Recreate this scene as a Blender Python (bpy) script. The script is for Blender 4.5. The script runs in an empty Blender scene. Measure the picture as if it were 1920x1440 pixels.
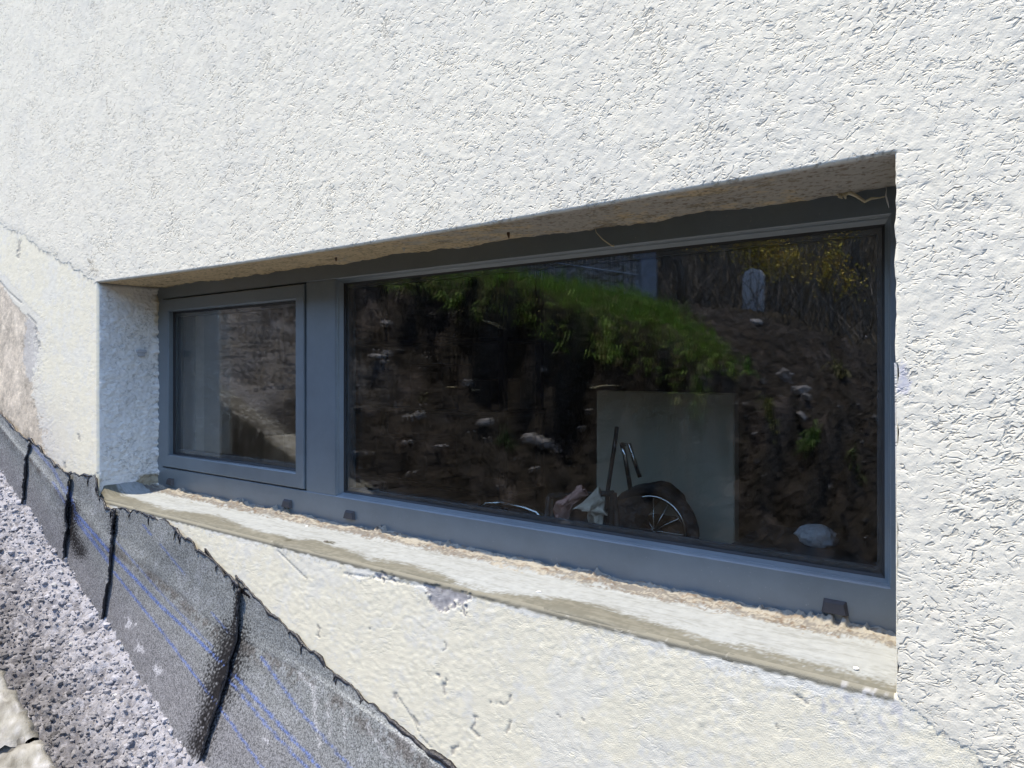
import bpy, math, random
import numpy as np
from mathutils import Vector

# ------------------------------------------------------------------ camera, sky, sun, exposure
S = bpy.context.scene
COL = S.collection
random.seed(7)
F_PX, CX, HZ = 1331.0, 960.0, 691.0          # focal length and horizon in photograph pixels
YAW = math.radians(36.9)
cam_d = bpy.data.cameras.new('camera')
cam_d.sensor_width = 36.0
cam_d.sensor_fit = 'HORIZONTAL'
cam_d.lens = F_PX / 1920 * 36
cam_d.shift_y = -29.0 / 1920
cam_d.clip_start = 0.02
cam_d.clip_end = 500
cam = bpy.data.objects.new('camera', cam_d)
cam.location = (0, -1, 0)
cam.rotation_euler = (math.radians(90), 0, YAW)
COL.objects.link(cam)
S.camera = cam

SUN = Vector((-0.16, -0.265, 1.0)).normalized()
world = bpy.data.worlds.new('World')
S.world = world
world.use_nodes = True
wn = world.node_tree
sky = wn.nodes.new('ShaderNodeTexSky')
sky.sky_type = 'NISHITA'
sky.sun_disc = False
sky.sun_elevation = math.asin(SUN.z)
sky.sun_rotation = math.atan2(SUN.x, SUN.y)
sky.air_density = 1.0
sky.dust_density = 0.4
sky.ozone_density = 2.8
bgn = wn.nodes['Background']
bgn.inputs['Strength'].default_value = 0.15
wn.links.new(sky.outputs[0], bgn.inputs['Color'])
sun_d = bpy.data.lights.new('sun', 'SUN')
sun_d.energy = 2.1
sun_d.angle = math.radians(0.6)
sun_d.color = (1.0, 0.88, 0.69)
sun = bpy.data.objects.new('sun', sun_d)
sun.rotation_euler = SUN.to_track_quat('Z', 'Y').to_euler()
sun.location = (-2, -3, 12)
COL.objects.link(sun)
S.view_settings.view_transform = 'Standard'
S.view_settings.look = 'None'
S.view_settings.gamma = 1
S.view_settings.exposure = 1.75
S.render.engine = 'CYCLES'
S.cycles.max_bounces = 8
S.cycles.diffuse_bounces = 4
S.cycles.glossy_bounces = 6
S.cycles.transparent_max_bounces = 32
S.cycles.use_denoising = True
S.cycles.use_adaptive_sampling = False

# ------------------------------------------------------------------ numpy helpers
_fc = {}
def field(seed, lo, hi, n=1024, aniso=1.0):
    k = (seed, lo, hi, n, aniso)
    if k not in _fc:
        r = np.random.default_rng(seed)
        w = np.fft.rfft2(r.standard_normal((n, n)))
        fy = np.fft.fftfreq(n)[:, None] * aniso
        fx = np.fft.rfftfreq(n)[None, :]
        f = np.sqrt(fx * fx + fy * fy) + 1e-9
        m = np.exp(-(np.maximum(0, np.log(f * lo)) / .35) ** 2) * np.exp(-(np.maximum(0, -np.log(f * hi)) / .35) ** 2) / f
        a = np.fft.irfft2(w * m, s=(n, n))
        a -= a.mean()
        _fc[k] = (a / a.std()).astype(np.float32)
    return _fc[k]

def samp(F, x, y, res):
    n = F.shape[0]
    x = np.asarray(x, dtype=np.float64) / res
    y = np.asarray(y, dtype=np.float64) / res
    i = np.floor(x).astype(np.int64); j = np.floor(y).astype(np.int64)
    fx = x - i; fy = y - j
    i0 = i % n; i1 = (i + 1) % n; j0 = j % n; j1 = (j + 1) % n
    return (F[j0, i0] * (1 - fx) + F[j0, i1] * fx) * (1 - fy) + (F[j1, i0] * (1 - fx) + F[j1, i1] * fx) * fy

def pink(x, y, scale, seed=50):
    """soft fractal noise whose largest lumps are about `scale` metres"""
    return samp(field(seed, 3, 160, 1024), x, y, scale / 120.0)

def soft(x, y, scale, seed=150):
    """smooth noise without fine detail"""
    return samp(field(seed, 45, 160, 1024), x, y, scale / 120.0)

def ss(a, b, x):
    t = np.clip((np.asarray(x, dtype=np.float64) - a) / (b - a), 0, 1)
    return t * t * (3 - 2 * t)

def lerp(a, b, t):
    return a + (b - a) * t

def mixc(c, d, t):
    return c * (1 - t[..., None]) + np.array(d) * t[..., None]

def in_poly(px, py, poly):
    inside = np.zeros(px.shape, bool)
    n = len(poly)
    for i in range(n):
        x0, y0 = poly[i]; x1, y1 = poly[(i + 1) % n]
        c = ((y0 > py) != (y1 > py)) & (px < (x1 - x0) * (py - y0) / (y1 - y0 + 1e-12) + x0)
        inside ^= c
    return inside

def dist_line(px, py, pts):
    d = np.full(px.shape, 1e9)
    for (x0, y0), (x1, y1) in zip(pts[:-1], pts[1:]):
        dx, dy = x1 - x0, y1 - y0
        t = np.clip(((px - x0) * dx + (py - y0) * dy) / (dx * dx + dy * dy + 1e-12), 0, 1)
        d = np.minimum(d, np.hypot(px - x0 - t * dx, py - y0 - t * dy))
    return d

def lines(breaks, stepfn):
    out = []
    for a, b in zip(breaks[:-1], breaks[1:]):
        xs = np.linspace(a, b, 400)
        den = 1 / stepfn(xs)
        cum = np.concatenate([[0], np.cumsum((den[1:] + den[:-1]) / 2 * np.diff(xs))])
        n = max(1, int(round(cum[-1])))
        p = np.interp(np.linspace(0, cum[-1], n + 1), cum, xs)
        out.append(p if not out else p[1:])
    return np.concatenate(out)

# photograph pixel -> place in the world, on the plane y, and back
ca, sa = math.cos(math.radians(53.1)), math.sin(math.radians(53.1))
def P(u, v, y=0.0):
    t = (u - CX) / F_PX
    s = (1 + y) / (sa + ca * t)
    return (s * (-ca + sa * t), y, -(v - HZ) / F_PX * s)

def proj(x, y, z):
    dx, dy = x, y + 1
    dep = -ca * dx + sa * dy
    rt = sa * dx + ca * dy
    return CX + F_PX * rt / dep, HZ - F_PX * z / dep

# ------------------------------------------------------------------ mesh and object helpers
def mesh_np(name, v, faces, mats=None, smooth=True, col=None, attrs=None, mat_idx=None):
    """faces: list of int arrays of shape (n, k)"""
    me = bpy.data.meshes.new(name)
    v = np.asarray(v, dtype=np.float32)
    fs = [np.asarray(f, dtype=np.int32) for f in faces if len(f)]
    me.vertices.add(len(v))
    me.vertices.foreach_set('co', v.ravel())
    nl = sum(f.size for f in fs); nf = sum(len(f) for f in fs)
    me.loops.add(nl)
    me.loops.foreach_set('vertex_index', np.concatenate([f.ravel() for f in fs]))
    me.polygons.add(nf)
    tot = np.concatenate([np.full(len(f), f.shape[1], np.int32) for f in fs])
    st = np.concatenate([[0], np.cumsum(tot)[:-1]]).astype(np.int32)
    me.polygons.foreach_set('loop_start', st)
    me.polygons.foreach_set('use_smooth', np.full(nf, smooth, bool))
    me.update(calc_edges=True)
    me.validate()
    if col is not None:
        a = me.attributes.new('Col', 'FLOAT_COLOR', 'POINT')
        c = np.ones((len(v), 4), np.float32); c[:, :3] = col
        a.data.foreach_set('color', c.ravel())
    for m in (mats if isinstance(mats, (list, tuple)) else [mats]):
        if m is not None: me.materials.append(m)
    if mat_idx is not None:
        me.polygons.foreach_set('material_index', np.asarray(mat_idx, np.int32))
    return me

def ob(name, me, parent=None):
    o = bpy.data.objects.new(name, me)
    COL.objects.link(o)
    if parent is not None: o.parent = parent
    return o

def tag(o, label=None, cat=None, group=None, kind=None):
    if label: o['label'] = label
    if cat: o['category'] = cat
    if group: o['group'] = group
    if kind: o['kind'] = kind
    return o

def empty(name, loc=(0, 0, 0)):
    o = bpy.data.objects.new(name, None)
    o.location = loc
    o.empty_display_size = .05
    COL.objects.link(o)
    return o

def compact(v, quads, *arrs):
    used = np.zeros(len(v), bool); used[quads.ravel()] = True
    idx = np.cumsum(used) - 1
    return (v[used], idx[quads]) + tuple(a[used] for a in arrs)

def grid_quads(ny, nx):
    i = np.arange(ny * nx).reshape(ny, nx)
    return np.stack([i[:-1, :-1], i[:-1, 1:], i[1:, 1:], i[1:, :-1]], -1).reshape(-1, 4)

class MB:
    """collects simple shapes into one mesh"""
    def __init__(s): s.v = []; s.f = {}; s.n = 0
    def add(s, v, faces):
        v = np.asarray(v, float).reshape(-1, 3)
        for f in faces: s.f.setdefault(len(f), []).append([i + s.n for i in f])
        s.v.append(v); s.n += len(v)
    def box(s, x0, x1, y0, y1, z0, z1, b=0.0):
        if b <= 0:
            s.add([(x, y, z) for x in (x0, x1) for y in (y0, y1) for z in (z0, z1)],
                  [(0, 1, 3, 2), (4, 6, 7, 5), (0, 4, 5, 1), (2, 3, 7, 6), (0, 2, 6, 4), (1, 5, 7, 3)])
            return
        # chamfered box
        V = []; 
        def vid(p): V.append(p); return len(V) - 1
        X, Y, Z = (x0, x1), (y0, y1), (z0, z1)
        ids = {}
        for i in (0, 1):
            for j in (0, 1):
                for k in (0, 1):
                    sx, sy, sz = (1 - 2 * i) * b, (1 - 2 * j) * b, (1 - 2 * k) * b
                    ids[i, j, k, 'x'] = vid((X[i], Y[j] + sy, Z[k] + sz))
                    ids[i, j, k, 'y'] = vid((X[i] + sx, Y[j], Z[k] + sz))
                    ids[i, j, k, 'z'] = vid((X[i] + sx, Y[j] + sy, Z[k]))
        F = []
        for i in (0, 1):
            F.append([ids[i, 0, 0, 'x'], ids[i, 1, 0, 'x'], ids[i, 1, 1, 'x'], ids[i, 0, 1, 'x']])
            F.append([ids[0, i, 0, 'y'], ids[1, i, 0, 'y'], ids[1, i, 1, 'y'], ids[0, i, 1, 'y']])
            F.append([ids[0, 0, i, 'z'], ids[1, 0, i, 'z'], ids[1, 1, i, 'z'], ids[0, 1, i, 'z']])
        for i in (0, 1):
            for j in (0, 1):
                F.append([ids[i, j, 0, 'x'], ids[i, j, 0, 'y'], ids[i, j, 1, 'y'], ids[i, j, 1, 'x']])
                F.append([ids[i, 0, j, 'x'], ids[i, 0, j, 'z'], ids[i, 1, j, 'z'], ids[i, 1, j, 'x']])
                F.append([ids[0, i, j, 'y'], ids[0, i, j, 'z'], ids[1, i, j, 'z'], ids[1, i, j, 'y']])
                for k in (0, 1): F.append([ids[i, j, k, 'x'], ids[i, j, k, 'y'], ids[i, j, k, 'z']])
        s.add(V, F)
    def tube(s, pts, r, sides=8, cap=True):
        pts = np.asarray(pts, float)
        n = len(pts)
        rs = np.full(n, r) if np.isscalar(r) else np.asarray(r, float)
        tn = np.gradient(pts, axis=0)
        tn /= np.linalg.norm(tn, axis=1)[:, None] + 1e-12
        up = np.array([0.31, 0.17, 0.93])
        V = []
        for i in range(n):
            a = np.cross(tn[i], up); a /= np.linalg.norm(a) + 1e-9
            b = np.cross(tn[i], a)
            up = np.cross(a, tn[i])
            for k in range(sides):
                th = 2 * math.pi * k / sides
                V.append(pts[i] + rs[i] * (math.cos(th) * a + math.sin(th) * b))
        F = []
        for i in range(n - 1):
            for k in range(sides):
                k2 = (k + 1) % sides
                F.append([i * sides + k, i * sides + k2, (i + 1) * sides + k2, (i + 1) * sides + k])
        if cap:
            F.append(list(range(sides))[::-1]); F.append([(n - 1) * sides + k for k in range(sides)])
        s.add(V, F)
    def ring(s, outer, inner_fn_list):
        """loops: list of (x0,x1,z0,z1,y); joins one rectangle to the next with mitred corners"""
        V = []
        for (x0, x1, z0, z1, y) in inner_fn_list:
            V += [(x0, y, z0), (x1, y, z0), (x1, y, z1), (x0, y, z1)]
        F = []
        for i in range(len(inner_fn_list) - 1):
            for k in range(4):
                k2 = (k + 1) % 4
                F.append([i * 4 + k, i * 4 + k2, (i + 1) * 4 + k2, (i + 1) * 4 + k])
        s.add(V, F)
    def build(s, name, mat, parent=None, smooth=False):
        me = mesh_np(name, np.concatenate(s.v), [np.array(f) for f in s.f.values()], mat, smooth)
        return ob(name, me, parent)

def smooth_by_angle(o, ang=40):
    me = o.data
    me.polygons.foreach_set('use_smooth', np.ones(len(me.polygons), bool))
    try: me.set_sharp_from_angle(angle=math.radians(ang))
    except Exception: pass

# a unit pebble used for every stone and lump
def pebble(seed, rough=.22, sub=1):
    import bmesh
    bm = bmesh.new()
    bmesh.ops.create_icosphere(bm, subdivisions=sub, radius=1)
    r = np.random.default_rng(seed)
    v = np.array([x.co[:] for x in bm.verts])
    f = np.array([[y.index for y in x.verts] for x in bm.faces])
    bm.free()
    v = v * (1 + rough * r.standard_normal((len(v), 1)))
    v *= r.uniform(.65, 1.2, 3)
    return v, f

# ------------------------------------------------------------------ materials
def mat(name):
    m = bpy.data.materials.new(name); m.use_nodes = True
    t = m.node_tree
    return m, t, t.nodes, t.links, t.nodes['Principled BSDF']

def simple(name, col, rough=.6, metal=0.0, var=.15, scale=30, bump=0.0, bscale=200, spec=.5, bdist=.002):
    m, t, n, l, b = mat(name)
    tc = n.new('ShaderNodeTexCoord')
    ns = n.new('ShaderNodeTexNoise'); ns.inputs['Scale'].default_value = scale; ns.inputs['Detail'].default_value = 6
    l.new(tc.outputs['Object'], ns.inputs['Vector'])
    r = n.new('ShaderNodeMapRange'); r.inputs['From Min'].default_value = .25; r.inputs['From Max'].default_value = .75
    r.inputs['To Min'].default_value = 1 - var; r.inputs['To Max'].default_value = 1 + var
    l.new(ns.outputs[0], r.inputs['Value'])
    mx = n.new('ShaderNodeVectorMath'); mx.operation = 'SCALE'; mx.inputs[0].default_value = col[:3]
    l.new(r.outputs[0], mx.inputs['Scale'])
    l.new(mx.outputs[0], b.inputs['Base Color'])
    b.inputs['Roughness'].default_value = rough
    b.inputs['Metallic'].default_value = metal
    b.inputs['Specular IOR Level'].default_value = spec
    if bump > 0:
        n2 = n.new('ShaderNodeTexNoise'); n2.inputs['Scale'].default_value = bscale; n2.inputs['Detail'].default_value = 5
        l.new(tc.outputs['Object'], n2.inputs['Vector'])
        bp = n.new('ShaderNodeBump'); bp.inputs['Strength'].default_value = bump; bp.inputs['Distance'].default_value = bdist
        l.new(n2.outputs[0], bp.inputs['Height']); l.new(bp.outputs[0], b.inputs['Normal'])
    return m

def vcol(name, rough=.9, var=.08, scale=60, bump=.3, bscale=350, spec=.2, bdist=.001, fine=.0, fscale=900):
    """surface whose stains sit in the Col attribute, with node grain on top"""
    m, t, n, l, b = mat(name)
    at = n.new('ShaderNodeAttribute'); at.attribute_name = 'Col'
    tc = n.new('ShaderNodeTexCoord')
    ns = n.new('ShaderNodeTexNoise'); ns.inputs['Scale'].default_value = scale; ns.inputs['Detail'].default_value = 8
    l.new(tc.outputs['Object'], ns.inputs['Vector'])
    r = n.new('ShaderNodeMapRange'); r.inputs['From Min'].default_value = .25; r.inputs['From Max'].default_value = .75
    r.inputs['To Min'].default_value = 1 - var; r.inputs['To Max'].default_value = 1 + var
    l.new(ns.outputs[0], r.inputs['Value'])
    src = r.outputs[0]
    if fine > 0:
        wn_ = n.new('ShaderNodeTexVoronoi'); wn_.inputs['Scale'].default_value = fscale
        l.new(tc.outputs['Object'], wn_.inputs['Vector'])
        sx = n.new('ShaderNodeSeparateColor'); l.new(wn_.outputs['Color'], sx.inputs[0])
        r2 = n.new('ShaderNodeMapRange'); r2.inputs['To Min'].default_value = 1 - fine; r2.inputs['To Max'].default_value = 1 + fine
        l.new(sx.outputs[0], r2.inputs['Value'])
        mm = n.new('ShaderNodeMath'); mm.operation = 'MULTIPLY'
        l.new(r.outputs[0], mm.inputs[0]); l.new(r2.outputs[0], mm.inputs[1]); src = mm.outputs[0]
    mx = n.new('ShaderNodeVectorMath'); mx.operation = 'SCALE'
    l.new(at.outputs['Color'], mx.inputs[0]); l.new(src, mx.inputs['Scale'])
    l.new(mx.outputs[0], b.inputs['Base Color'])
    b.inputs['Roughness'].default_value = rough
    b.inputs['Specular IOR Level'].default_value = spec
    if bump > 0:
        n2 = n.new('ShaderNodeTexNoise'); n2.inputs['Scale'].default_value = bscale; n2.inputs['Detail'].default_value = 6
        l.new(tc.outputs['Object'], n2.inputs['Vector'])
        bp = n.new('ShaderNodeBump'); bp.inputs['Strength'].default_value = bump; bp.inputs['Distance'].default_value = bdist
        l.new(n2.outputs[0], bp.inputs['Height']); l.new(bp.outputs[0], b.inputs['Normal'])
    return m

def glass_mat():
    m, t, n, l, b = mat('window_glass')
    n.remove(b)
    out = n['Material Output']
    g = n.new('ShaderNodeNewGeometry')
    dt = n.new('ShaderNodeVectorMath'); dt.operation = 'DOT_PRODUCT'
    l.new(g.outputs['Incoming'], dt.inputs[0]); l.new(g.outputs['Normal'], dt.inputs[1])
    ab = n.new('ShaderNodeMath'); ab.operation = 'ABSOLUTE'; l.new(dt.outputs['Value'], ab.inputs[0])
    om = n.new('ShaderNodeMath'); om.operation = 'SUBTRACT'; om.inputs[0].default_value = 1; l.new(ab.outputs[0], om.inputs[1])
    pw = n.new('ShaderNodeMath'); pw.operation = 'POWER'; pw.inputs[1].default_value = 5; l.new(om.outputs[0], pw.inputs[0])
    ma = n.new('ShaderNodeMath'); ma.operation = 'MULTIPLY_ADD'; ma.inputs[1].default_value = .94; ma.inputs[2].default_value = .060
    l.new(pw.outputs[0], ma.inputs[0])
    tr = n.new('ShaderNodeBsdfTransparent'); tr.inputs['Color'].default_value = (.965, .970, .960, 1)
    gl = n.new('ShaderNodeBsdfAnisotropic') if False else n.new('ShaderNodeBsdfGlossy')
    gl.inputs['Roughness'].default_value = 0.0
    gl.inputs['Color'].default_value = (1, 1, 1, 1)
    mx = n.new('ShaderNodeMixShader')
    l.new(ma.outputs[0], mx.inputs[0]); l.new(tr.outputs[0], mx.inputs[1]); l.new(gl.outputs[0], mx.inputs[2])
    l.new(mx.outputs[0], out.inputs['Surface'])
    return m

def crackle(m, layers, dark, dist, xs=.62, dashes=()):
    """thin curved drag marks of the thrown render: relief, and shade put into their colour"""
    t = m.node_tree; n, l = t.nodes, t.links
    b = n['Principled BSDF']
    tc = n.new('ShaderNodeTexCoord')
    mp = n.new('ShaderNodeMapping'); mp.inputs['Scale'].default_value = (xs, 1, 1); mp.inputs['Rotation'].default_value = (0, math.radians(-14), 0)
    l.new(tc.outputs['Object'], mp.inputs['Vector'])
    tot = None
    for k, (sc, w, msc, m0, m1, amp) in enumerate(layers):
        a = n.new('ShaderNodeTexNoise'); a.inputs['Scale'].default_value = sc; a.inputs['Detail'].default_value = 2.5; a.inputs['Distortion'].default_value = .5
        ad = n.new('ShaderNodeVectorMath'); ad.inputs[1].default_value = (7.3 * k, 1.7 * k, 3.1 * k); l.new(mp.outputs[0], ad.inputs[0]); l.new(ad.outputs[0], a.inputs['Vector'])
        sb = n.new('ShaderNodeMath'); sb.operation = 'SUBTRACT'; sb.inputs[1].default_value = .5; l.new(a.outputs[0], sb.inputs[0])
        # one sided: sharp on one flank, gentle on the other
        r1 = n.new('ShaderNodeMapRange'); r1.interpolation_type = 'SMOOTHSTEP'
        r1.inputs['From Min'].default_value = -w * .35; r1.inputs['From Max'].default_value = 0; l.new(sb.outputs[0], r1.inputs['Value'])
        r2 = n.new('ShaderNodeMapRange'); r2.interpolation_type = 'SMOOTHSTEP'
        r2.inputs['From Min'].default_value = 0; r2.inputs['From Max'].default_value = w; r2.inputs['To Min'].default_value = 1; r2.inputs['To Max'].default_value = 0; l.new(sb.outputs[0], r2.inputs['Value'])
        ml = n.new('ShaderNodeMath'); ml.operation = 'MULTIPLY'; l.new(r1.outputs[0], ml.inputs[0]); l.new(r2.outputs[0], ml.inputs[1])
        ms = n.new('ShaderNodeTexNoise'); ms.inputs['Scale'].default_value = msc; ms.inputs['Detail'].default_value = 1; l.new(ad.outputs[0], ms.inputs['Vector'])
        mr = n.new('ShaderNodeMapRange'); mr.interpolation_type = 'SMOOTHSTEP'; mr.inputs['From Min'].default_value = m0; mr.inputs['From Max'].default_value = m1; mr.inputs['To Max'].default_value = amp
        l.new(ms.outputs[0], mr.inputs['Value'])
        mm = n.new('ShaderNodeMath'); mm.operation = 'MULTIPLY'; l.new(ml.outputs[0], mm.inputs[0]); l.new(mr.outputs[0], mm.inputs[1])
        if tot is None: tot = mm.outputs[0]
        else:
            mxx = n.new('ShaderNodeMath'); mxx.operation = 'MAXIMUM'; l.new(tot, mxx.inputs[0]); l.new(mm.outputs[0], mxx.inputs[1]); tot = mxx.outputs[0]
    for k, (sx_, sz_, t0, t1, msc, amp) in enumerate(dashes):
        vr = n.new('ShaderNodeVectorRotate'); vr.rotation_type = 'Y_AXIS'; vr.inputs['Angle'].default_value = math.radians(34 - 26 * k); l.new(tc.outputs['Object'], vr.inputs['Vector'])
        sm = n.new('ShaderNodeVectorMath'); sm.operation = 'MULTIPLY'; sm.inputs[1].default_value = (sx_, sx_, sz_); l.new(vr.outputs[0], sm.inputs[0])
        a = n.new('ShaderNodeTexNoise'); a.inputs['Scale'].default_value = 1; a.inputs['Detail'].default_value = 1.5; a.inputs['Distortion'].default_value = 1.1; l.new(sm.outputs[0], a.inputs['Vector'])
        ms = n.new('ShaderNodeTexNoise'); ms.inputs['Scale'].default_value = msc; ms.inputs['Detail'].default_value = 2; l.new(tc.outputs['Object'], ms.inputs['Vector'])
        ad2 = n.new('ShaderNodeMath'); ad2.operation = 'MULTIPLY_ADD'; ad2.inputs[1].default_value = .60; l.new(ms.outputs[0], ad2.inputs[0]); l.new(a.outputs[0], ad2.inputs[2])
        mr = n.new('ShaderNodeMapRange'); mr.interpolation_type = 'SMOOTHSTEP'; mr.inputs['From Min'].default_value = t0 + .30; mr.inputs['From Max'].default_value = t1 + .30; mr.inputs['To Max'].default_value = amp
        l.new(ad2.outputs[0], mr.inputs['Value'])
        mxx = n.new('ShaderNodeMath'); mxx.operation = 'MAXIMUM'; l.new(tot, mxx.inputs[0]); l.new(mr.outputs[0], mxx.inputs[1]); tot = mxx.outputs[0]
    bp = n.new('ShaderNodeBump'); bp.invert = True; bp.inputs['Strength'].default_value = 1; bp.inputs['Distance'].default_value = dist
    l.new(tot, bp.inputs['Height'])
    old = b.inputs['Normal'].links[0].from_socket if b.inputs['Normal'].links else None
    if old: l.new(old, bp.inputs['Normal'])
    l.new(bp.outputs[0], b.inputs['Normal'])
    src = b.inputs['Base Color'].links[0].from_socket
    f = n.new('ShaderNodeMath'); f.operation = 'MULTIPLY_ADD'; f.inputs[1].default_value = -dark; f.inputs[2].default_value = 1; l.new(tot, f.inputs[0])  # marks also darkened in the base colour, standing in for their shade
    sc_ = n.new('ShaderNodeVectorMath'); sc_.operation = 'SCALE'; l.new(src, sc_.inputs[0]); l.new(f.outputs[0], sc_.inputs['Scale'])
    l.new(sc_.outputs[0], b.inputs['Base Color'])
    return m

M = {}
M['rough'] = vcol('rough_white_render', rough=.92, var=.05, scale=25, bump=.35, bscale=420, bdist=.0012)
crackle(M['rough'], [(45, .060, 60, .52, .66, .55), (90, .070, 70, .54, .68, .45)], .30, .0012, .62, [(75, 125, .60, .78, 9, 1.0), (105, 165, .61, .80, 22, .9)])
M['smoothr'] = vcol('smooth_cream_render', rough=.9, var=.06, scale=35, bump=.6, bscale=480, bdist=.0011)
crackle(M['smoothr'], [(80, .09, 22, .50, .70, .5), (140, .10, 30, .50, .70, .4)], .07, .0005, .5)
M['sill'] = vcol('sill_paint_and_mortar', rough=.85, var=.10, scale=60, bump=.35, bscale=420, bdist=.0012)
M['masonry'] = simple('masonry', (.5, .48, .44), .9, bump=.4)
def frame_mat():
    m, t, n, l, b = mat('anthracite_frame')
    tc = n.new('ShaderNodeTexCoord')
    ns = n.new('ShaderNodeTexNoise'); ns.inputs['Scale'].default_value = 9; ns.inputs['Detail'].default_value = 8; ns.inputs['Roughness'].default_value = .7
    l.new(tc.outputs['Object'], ns.inputs['Vector'])
    cr = n.new('ShaderNodeValToRGB')
    cr.color_ramp.elements[0].position = .35; cr.color_ramp.elements[0].color = (.082, .112, .134, 1)
    cr.color_ramp.elements[1].position = .72; cr.color_ramp.elements[1].color = (.118, .154, .180, 1)
    l.new(ns.outputs[0], cr.inputs[0])
    # dust specks and water marks
    v = n.new('ShaderNodeTexNoise'); v.inputs['Scale'].default_value = 240; v.inputs['Detail'].default_value = 2
    l.new(tc.outputs['Object'], v.inputs['Vector'])
    c2 = n.new('ShaderNodeValToRGB')
    c2.color_ramp.elements[0].position = .70; c2.color_ramp.elements[0].color = (0, 0, 0, 1)
    c2.color_ramp.elements[1].position = .80; c2.color_ramp.elements[1].color = (.5, .5, .5, 1)
    l.new(v.outputs[0], c2.inputs[0])
    mx = n.new('ShaderNodeMix'); mx.data_type = 'RGBA'
    l.new(c2.outputs[0], mx.inputs['Factor']); l.new(cr.outputs[0], mx.inputs['A']); mx.inputs['B'].default_value = (.35, .35, .34, 1)
    l.new(mx.outputs['Result'], b.inputs['Base Color'])
    mr = n.new('ShaderNodeMapRange'); mr.inputs['To Min'].default_value = .28; mr.inputs['To Max'].default_value = .46; b.inputs['Specular IOR Level'].default_value = 1.0; b.inputs['Coat Weight'].default_value = .8; b.inputs['Coat Roughness'].default_value = .5; b.inputs['Coat IOR'].default_value = 1.7
    l.new(ns.outputs[0], mr.inputs['Value']); l.new(mr.outputs[0], b.inputs['Roughness'])
    n2 = n.new('ShaderNodeTexNoise'); n2.inputs['Scale'].default_value = 600
    l.new(tc.outputs['Object'], n2.inputs['Vector'])
    bp = n.new('ShaderNodeBump'); bp.inputs['Strength'].default_value = .05; bp.inputs['Distance'].default_value = .0005
    l.new(n2.outputs[0], bp.inputs['Height']); l.new(bp.outputs[0], b.inputs['Normal'])
    return m
M['frame'] = frame_mat()
M['gasket'] = simple('rubber_gasket', (.012, .012, .013), .6, var=.2)
M['spacer'] = simple('pane_spacer', (.05, .055, .06), .4, var=.1)
M['cap'] = simple('drain_cover_plastic', (.055, .050, .052), .5, var=.15, scale=80)
M['glass'] = glass_mat()
M['sheet'] = vcol('slate_granule_bitumen', rough=.8, var=.12, scale=20, bump=.5, bscale=420, bdist=.0012, fine=.55, fscale=400, spec=.15)
M['tar'] = simple('black_tar', (.016, .015, .018), .35, var=.5, scale=120, bump=.8, bscale=260, bdist=.003)
M['ash'] = vcol('lavender_ash', rough=.95, var=.22, scale=90, bump=.8, bscale=260, bdist=.004)
M['lump'] = vcol('ash_lump', rough=.95, var=.18, scale=120, bump=.6, bscale=400, bdist=.002)
M['concrete'] = vcol('weathered_concrete', rough=.92, var=.2, scale=45, bump=.7, bscale=180, bdist=.003)
M['earth'] = vcol('earth', rough=.97, var=.45, scale=14, bump=1.0, bscale=24, bdist=.05)
M['grass'] = vcol('grass_blade', rough=.6, var=.2, scale=12, bump=0)
M['stone'] = simple('pale_stone', (.26, .25, .265), .9, var=.25, scale=20, bump=.5, bscale=60, bdist=.01)
M['gstone'] = simple('grey_gabion_stone', (.22, .24, .30), .85, var=.4, scale=18, bump=.5, bscale=60, bdist=.01)
M['wire'] = simple('galvanised_wire', (.55, .56, .6), .35, metal=.8, var=.1)
M['bark'] = simple('bark', (.13, .11, .095), .9, var=.35, scale=25, bump=.7, bscale=80, bdist=.006)
M['blossom'] = simple('yellow_blossom', (.62, .46, .05), .6, var=.35, scale=9)
M['wood'] = simple('pale_weathered_wood', (.36, .33, .26), .8, var=.2, scale=40, bump=.4)
M['leafb'] = simple('dry_brown_leaf', (.12, .065, .035), .8, var=.35, scale=60, bump=.5)
M['straw'] = simple('dry_straw', (.62, .54, .36), .8, var=.2, scale=60)
M['foam'] = simple('old_beige_foam', (.46, .37, .24), .95, var=.35, scale=120, bump=1.0, bscale=260, bdist=.004)
M['white'] = simple('white_lump', (.62, .62, .66), .9, var=.12, scale=20, bump=.5, bscale=40, bdist=.02)
M['chrome'] = simple('chrome_tube', (.6, .62, .62), .2, metal=1, var=.1)
M['black'] = simple('black_fabric', (.03, .032, .036), .9, var=.4, scale=20, bump=.6, bscale=60, bdist=.01)
M['ragc'] = simple('beige_rag', (.66, .60, .50), .95, var=.25, scale=25, bump=.6, bscale=90, bdist=.004)
M['ragr'] = simple('reddish_rag', (.62, .36, .30), .95, var=.3, scale=18, bump=.6, bscale=90, bdist=.004)
M['iwall'] = simple('cellar_wall', (.34, .33, .31), .95, var=.3, scale=3, bump=.4, bscale=30, bdist=.01)
M['ifloor'] = simple('cellar_floor', (.2, .19, .18), .95, var=.35, scale=4, bump=.4, bscale=30, bdist=.01)
M['panel'] = simple('pale_green_board', (.66, .65, .54), .85, var=.18, scale=2.2)
M['card'] = simple('brown_cardboard', (.25, .18, .12), .9, var=.2, scale=4)
M['iron'] = simple('dark_iron', (.05, .05, .052), .5, metal=.3, var=.2)
M['plastic'] = simple('grey_painted_clip', (.42, .43, .45), .6, var=.15, scale=80)
M['web'] = simple('cobweb_thread', (.75, .74, .70), .9, var=.1)

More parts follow.
